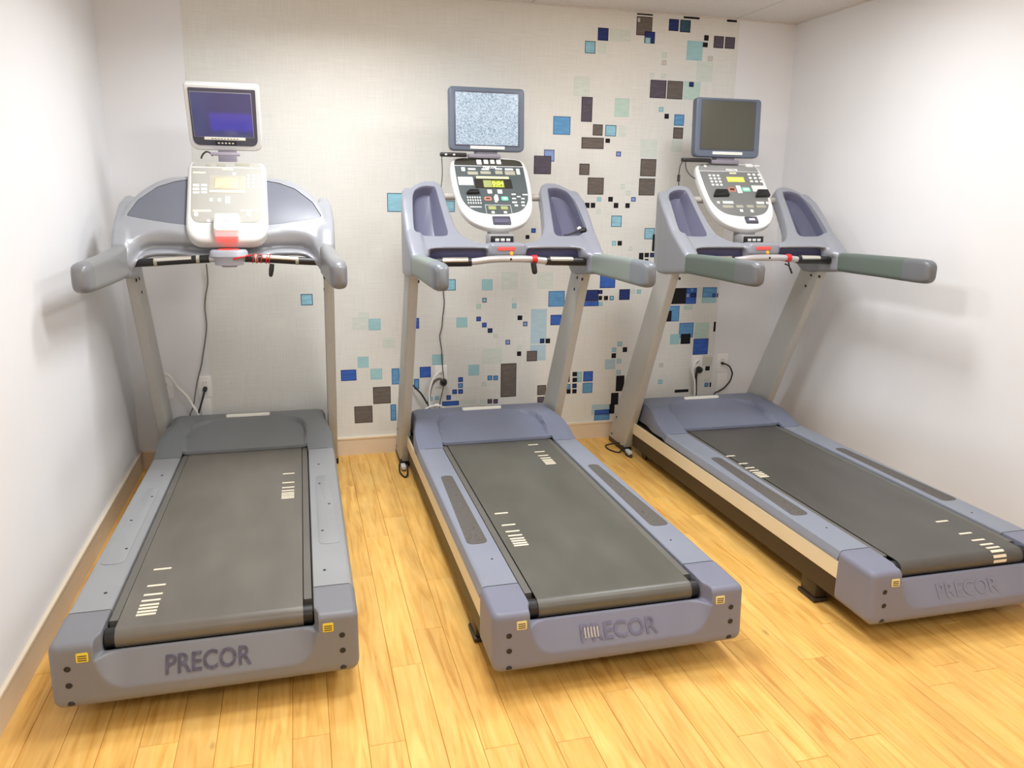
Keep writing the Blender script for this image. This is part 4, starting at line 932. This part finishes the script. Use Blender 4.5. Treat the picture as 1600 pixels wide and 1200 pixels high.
        for xx in (.112, .128, .146, .168, .180):
            p = min(path, key=lambda p: abs(p[0] - xx)); b.tube([(xx + .004 * math.sin(t), p[1] + .0195 * math.cos(t), p[2] + .0195 * math.sin(t)) for t in np.linspace(0, 2 * PI, 17)], .0028, 6, False)
        b.tube(spline([(.03, 1.442, 1.262), (.05, 1.438, 1.268), (.08, 1.45, 1.274), (.105, 1.478, 1.276)], 5), .004, 6)
        sc = b.build('safety_lanyard', m_redp, root)
        b = B(); b.tube([(.190, 1.500, 1.235), (.186, 1.496, 1.21), (.182, 1.492, 1.185), (.181, 1.49, 1.178)], [.010, .011, .009, .005], 12); b.build('lanyard_clip', m_black, sc)
    else:
        me = cached('cowl2', cowl2_build).copy(); me.materials.clear(); me.materials.append(m_cowl[k])
        cw = obj('cowl', me, None, root)
        for s in (-1, 1): obj('storage_tray', tray2_mesh(s, m_tray[2]), None, root)
        b = B(); b.box(-.395, 1.656, 1.236, .395, 1.72, 1.312, .010); b.build('cowl_underside_shade', mat('navy underside shade', (58, 58, 92), 0.4), cw)  # navy panel: the shade beneath the bridge is put into its colour
        B().cyl((-.30, 1.972, 1.538), (.30, 1.972, 1.538), .018, 16).build('cross_rod', mat('rod grey', (170, 166, 158), .4), root)
        b = B(); b.box(-.070, 1.722, 1.30, .062, 1.80, 1.360, .008); b.box(-.05, 1.79, 1.30, .05, 1.86, 1.42, .01); mt = b.build('console_mount', mat('mount grey', (150, 150, 152), .45), root)
        b = B(); b.box(-.062, 1.716, 1.320, .054, 1.724, 1.354, .003); pn = b.build('mount_socket', m_black, mt)
        for i in range(3): B().box(-.040 + i * .028, 1.712, 1.328, -.020 + i * .028, 1.718, 1.342, .001).build('socket_slot', m_key, mt)
        fr = lambda x, z, d: Vector((x, 1.6035 - d, z))
        prism(B(), fillet(rect(-.054, 1.291, .034, 1.308), .005, 3), fr, .003, -.004, .001).build('warning_label', m_redl, root)
        b = B(); b.tube([fr(.014, 1.277, -.003), fr(.014, 1.277, .004), fr(.014, 1.277, .006)], [.011, .011, .009], 14); kb = b.build('stop_key_socket', mat('amber button', (214, 150, 60), .4), root)
        B().tube([fr(.014, 1.277, .005), fr(.014, 1.277, .0085)], .005, 10).build('socket_print', m_yel, kb)
        p = min(path, key=lambda p: abs(p[0] - .112)); b = B()
        b.tube([(.110, p[1], p[2]), (.134, p[1] + .002, p[2])], .0205, 16); sc = b.build('safety_clip', m_redp, root)
        if k == 2:
            b = B(); b.tube([(.114, 1.562, 1.235), (.116, 1.558, 1.215), (.120, 1.556, 1.190), (.121, 1.556, 1.182)], [.014, .014, .0135, .008], 12); b.build('lanyard_clip', m_black, sc)
        else:
            b = B(); b.tube(spline([(.118, 1.562, 1.232), (.122, 1.556, 1.205), (.130, 1.552, 1.185)], 4), .004, 8); b.tube(spline([(.122, 1.557, 1.21), (.105, 1.553, 1.218), (.090, 1.55, 1.222)], 4), .004, 8); b.tube([(.126, 1.555, 1.20), (.136, 1.55, 1.172)], .005, 8); b.build('lanyard_clip', m_black, sc)
        b = B(); b.cyl((0, 1.5535, 1.254), (0, 1.560, 1.254), .006, 12); b.build('screw', m_hole, bar)
    build_console(k, root); build_screen(k, root)
    # receiver stick and its cables
    if k == 2:
        b = B(); b.box(-.255, 2.045, 1.738, -.115, 2.075, 1.760, .006); rs = b.build('receiver_stick', m_black, root)
        for x in (-.232, -.19): B().box(x, 2.042, 1.745, x + .012, 2.046, 1.753, .001).build('receiver_button', m_key, rs)
        b = B(); b.tube(spline([(-.246, 2.06, 1.738), (-.243, 2.06, 1.66), (-.250, 2.05, 1.60), (-.262, 2.04, 1.53)], 5), .0022, 6); b.build('receiver_cable', m_cordb, root)
    if k == 3:
        b = B(); b.box(-.283, 2.045, 1.742, -.110, 2.08, 1.764, .006); rs = b.build('receiver_stick', m_black, root)
        b = B(); b.tube(spline([(-.272, 2.06, 1.75), (-.292, 2.06, 1.72), (-.297, 2.06, 1.66), (-.296, 2.05, 1.60), (-.292, 2.04, 1.56)], 5), .0028, 6); b.tube([(-.297, 2.06, 1.672), (-.297, 2.06, 1.635)], .008, 10)
        b.tube(spline([(-.262, 2.06, 1.742), (-.252, 2.06, 1.70), (-.225, 2.05, 1.665), (-.196, 2.03, 1.648)], 5), .0025, 6); b.build('receiver_cable', m_cordb, root)
    # loose cables at the foot of the left upright
    if k > 1:
        b = B()
        if k == 2: b.tube(spline([(-.468, 2.22, .05), (-.482, 2.20, .02), (-.488, 2.12, .008), (-.470, 2.04, .006), (-.452, 2.06, .02), (-.447, 2.12, .05)], 6), .005, 8)
        else:
            b.tube(spline([(-.470, 2.30, .04), (-.505, 2.34, .022), (-.540, 2.36, .006), (-.545, 2.28, .006), (-.505, 2.22, .006), (-.475, 2.24, .03)], 6), .0045, 8)
            b.tube(spline([(-.474, 2.24, .04), (-.478, 2.20, .02), (-.480, 2.15, .006), (-.462, 2.12, .006), (-.456, 2.17, .02)], 6), .0045, 8)
        cl = b.build('cable_loop', m_cordb, root)
        B().box(-.476, 2.14, .010, -.448, 2.20, .034, .006).build('cable_plug', m_key, cl)
    return root

build_treadmill(1, 'treadmill nearest the left wall, with arched silver cowl and pearl white console', None)
build_treadmill(2, 'middle treadmill of three, its screen showing white static', None)
build_treadmill(3, 'treadmill beside the right wall, with a switched-off dark screen', None)

# ------------------------------------------------------------------ outlets, cords and small things
m_plate = mat('white outlet plate', (248, 247, 245), 0.35, var=0.01)
def outlet(label, x0, x1, z0, z1, low=None):
    r = bpy.data.objects.new('wall_outlet', None); COL.objects.link(r); r.location = ((x0 + x1) / 2, 0, z0); tag(r, label, 'outlet', None)
    cx, w_ = 0, (x1 - x0) / 2; h = z1 - z0
    P = lambda x, z, d: Vector((x, -.0012 - d, z))
    pl = prism(B(), fillet(rect(-w_, 0, w_, h), .006, 3), P, .006, .0001, .003).build('outlet_plate', m_plate, r)
    for zc in (h * .3, h * .7):
        f = prism(B(), fillet(rect(-.019, zc - .017, .019, zc + .017), .010, 4), P, .0075, .004, .001).build('socket', m_plate, pl)
        b = B()
        for dx in (-.007, .006): b.box(dx, -.0093, zc - .004, dx + .0016, -.0084, zc + .006)
        b.build('socket_slot', m_hole, pl)
    if low:
        prism(B(), fillet(rect(low[0] - (x0 + x1) / 2, low[1] - z0, low[2] - (x0 + x1) / 2, low[3] - z0), .002, 2), P, .012, .0001, .002).build('raceway', m_plate, r)
    return r
outlet('white outlet plate half hidden by the left upright of the left treadmill', .128, .206, .408, .529)
outlet('white outlet plate with black plug behind the left treadmill hood', .337, .409, .405, .528, (.345, .27, .402, .401))
outlet('white outlet plate on the wallpaper behind the middle treadmill', 1.690, 1.768, .396, .531)
outlet('white outlet plate on wallpaper behind right treadmill with thick black plug', 3.420, 3.500, .400, .522)
outlet('white outlet plate on bare painted wall right of the wallpaper edge', 3.606, 3.690, .402, .527, (3.616, .12, 3.692, .398))

def cord(label, path, r, m, plug=None, n=8, name='power_cord', k=8):
    b = B(); b.tube(spline(path, k), r, n)
    o = b.build(name, m); tag(o, label, 'cord')
    if plug:
        p0, p1, r0, mm = plug; b = B(); p0 = Vector(p0); p1 = Vector(p1)
        b.tube([p0, p0.lerp(p1, .1), p0.lerp(p1, .6), p1], [r0 * .8, r0, r0, r0 * .45], 14); b.build('plug', mm, o)
    return o
cord('thick white cord looping from the half hidden outlet over the left hood', [(.168, -.012, .505), (.170, -.05, .555), (.19, -.06, .560), (.215, -.055, .525), (.240, -.05, .478), (.278, -.05, .432), (.308, -.055, .372), (.334, -.06, .318), (.35, -.05, .2), (.36, -.04, .10)], .008, m_cordw)
cord('short black cord plugged into the outlet beside the left wallpaper edge', [(.374, -.024, .455), (.360, -.05, .405), (.347, -.06, .365), (.333, -.06, .318), (.325, -.05, .2), (.32, -.04, .1)], .0055, m_cordb, ((.376, -.006, .462), (.371, -.034, .446), .012, m_cordb))
cord('thin dark cable hanging down the wall behind the left treadmill', [(.435, -.030, 1.16), (.433, -.012, 1.06), (.418, -.012, .99), (.408, -.012, .92), (.409, -.012, .82), (.393, -.012, .722), (.378, -.014, .655), (.365, -.016, .594), (.345, -.02, .53), (.333, -.03, .484), (.322, -.04, .43), (.315, -.045, .392), (.300, -.05, .345), (.289, -.055, .317), (.28, -.05, .2), (.27, -.04, .06)], .0034, m_cordg)
cord('grey cord arching out of the outlet behind the middle treadmill', [(1.742, -.03, .428), (1.728, -.052, .452), (1.708, -.055, .460), (1.685, -.055, .450), (1.665, -.055, .428), (1.655, -.055, .398), (1.648, -.055, .360), (1.643, -.055, .30), (1.642, -.05, .22)], .0085, m_cordg, ((1.744, -.006, .430), (1.735, -.050, .428), .022, m_cordb))
cord('white cord curling down from the outlet behind the middle treadmill', [(1.728, -.012, .487), (1.715, -.05, .500), (1.697, -.065, .497), (1.672, -.068, .468), (1.654, -.068, .42), (1.645, -.068, .370), (1.646, -.068, .31), (1.66, -.068, .285), (1.685, -.06, .30), (1.715, -.05, .29), (1.74, -.04, .25), (1.75, -.04, .16)], .006, m_cordw)
cord('white cord loop lying over the middle treadmill hood edge', [(1.585, -.05, .19), (1.600, -.07, .255), (1.625, -.075, .283), (1.66, -.075, .297), (1.692, -.075, .299), (1.722, -.07, .288), (1.742, -.06, .262), (1.748, -.05, .2)], .006, m_cordw)
cord('dark cable slanting from the left upright of the middle treadmill', [(1.515, -.02, .46), (1.545, -.03, .43), (1.575, -.05, .398), (1.598, -.055, .372), (1.629, -.055, .318), (1.645, -.05, .282), (1.65, -.045, .2)], .0055, m_cordb)
cord('thin dark cable hanging down the wallpaper behind the middle treadmill', [(1.748, -.02, 1.10), (1.745, -.012, .98), (1.750, -.010, .93), (1.748, -.010, .888), (1.740, -.010, .83), (1.735, -.010, .772), (1.722, -.010, .72), (1.723, -.010, .694), (1.732, -.010, .63), (1.734, -.011, .574), (1.738, -.014, .51), (1.737, -.058, .455), (1.733, -.06, .41), (1.722, -.06, .36), (1.71, -.055, .30), (1.70, -.05, .2)], .0026, m_cordb)
cord('thick black cord hanging from the outlet behind the right treadmill', [(3.468, -.04, .438), (3.452, -.055, .444), (3.436, -.058, .436), (3.431, -.058, .394), (3.434, -.058, .33), (3.437, -.058, .27), (3.437, -.05, .1)], .0085, m_cordb, ((3.474, -.006, .430), (3.464, -.052, .428), .022, m_cordb))
cord('white cord looping from the outlet behind the right treadmill', [(3.452, -.012, .478), (3.445, -.055, .500), (3.427, -.066, .503), (3.406, -.066, .482), (3.399, -.066, .44), (3.407, -.066, .40), (3.418, -.066, .365), (3.424, -.066, .31), (3.426, -.066, .265), (3.426, -.05, .1)], .0065, m_cordw)
cord('black cord curving out of the painted-wall outlet near the right treadmill', [(3.645, -.012, .462), (3.660, -.035, .462), (3.685, -.045, .444), (3.702, -.05, .408), (3.703, -.05, .385), (3.692, -.05, .348), (3.668, -.05, .318), (3.648, -.05, .300), (3.612, -.05, .28), (3.582, -.05, .264), (3.55, -.045, .18)], .0052, m_cordb, ((3.643, -.006, .464), (3.650, -.028, .464), .010, m_cordb))

# a lost earphone in the right tray of the middle treadmill
tx, ty, ta = TX[2]
ep = bpy.data.objects.new('earphone', None); COL.objects.link(ep); ep.location = (tx, ty, 0); ep.rotation_euler = (0, 0, ta)
tag(ep, 'black wired earphone lying in the right tray of the middle treadmill', 'earphone')
b = B(); b.tube(spline([PM(.318, 1.356, .004), PM(.345, 1.360, .002), PM(.375, 1.368, .004), PM(.405, 1.376, .006), PM(.428, 1.377, .008)], 5), .0035, 8)
b.tube([PM(.330, 1.354, .003), PM(.37, 1.361, .005), PM(.41, 1.368, .008)], .003, 8); b.build('earphone_cable', m_cordb, ep)
b = B(); b.tube([PM(.410, 1.372, .004), PM(.420, 1.373, .008), PM(.434, 1.372, .012), PM(.440, 1.368, .012)], [.009, .014, .015, .009], 12); b.build('earbud', m_black, ep)
b = B(); b.tube([PM(.398, 1.381, .010), PM(.408, 1.384, .012), PM(.415, 1.382, .012)], [.006, .009, .006], 10); b.build('earbud_tip', m_keyw, ep)
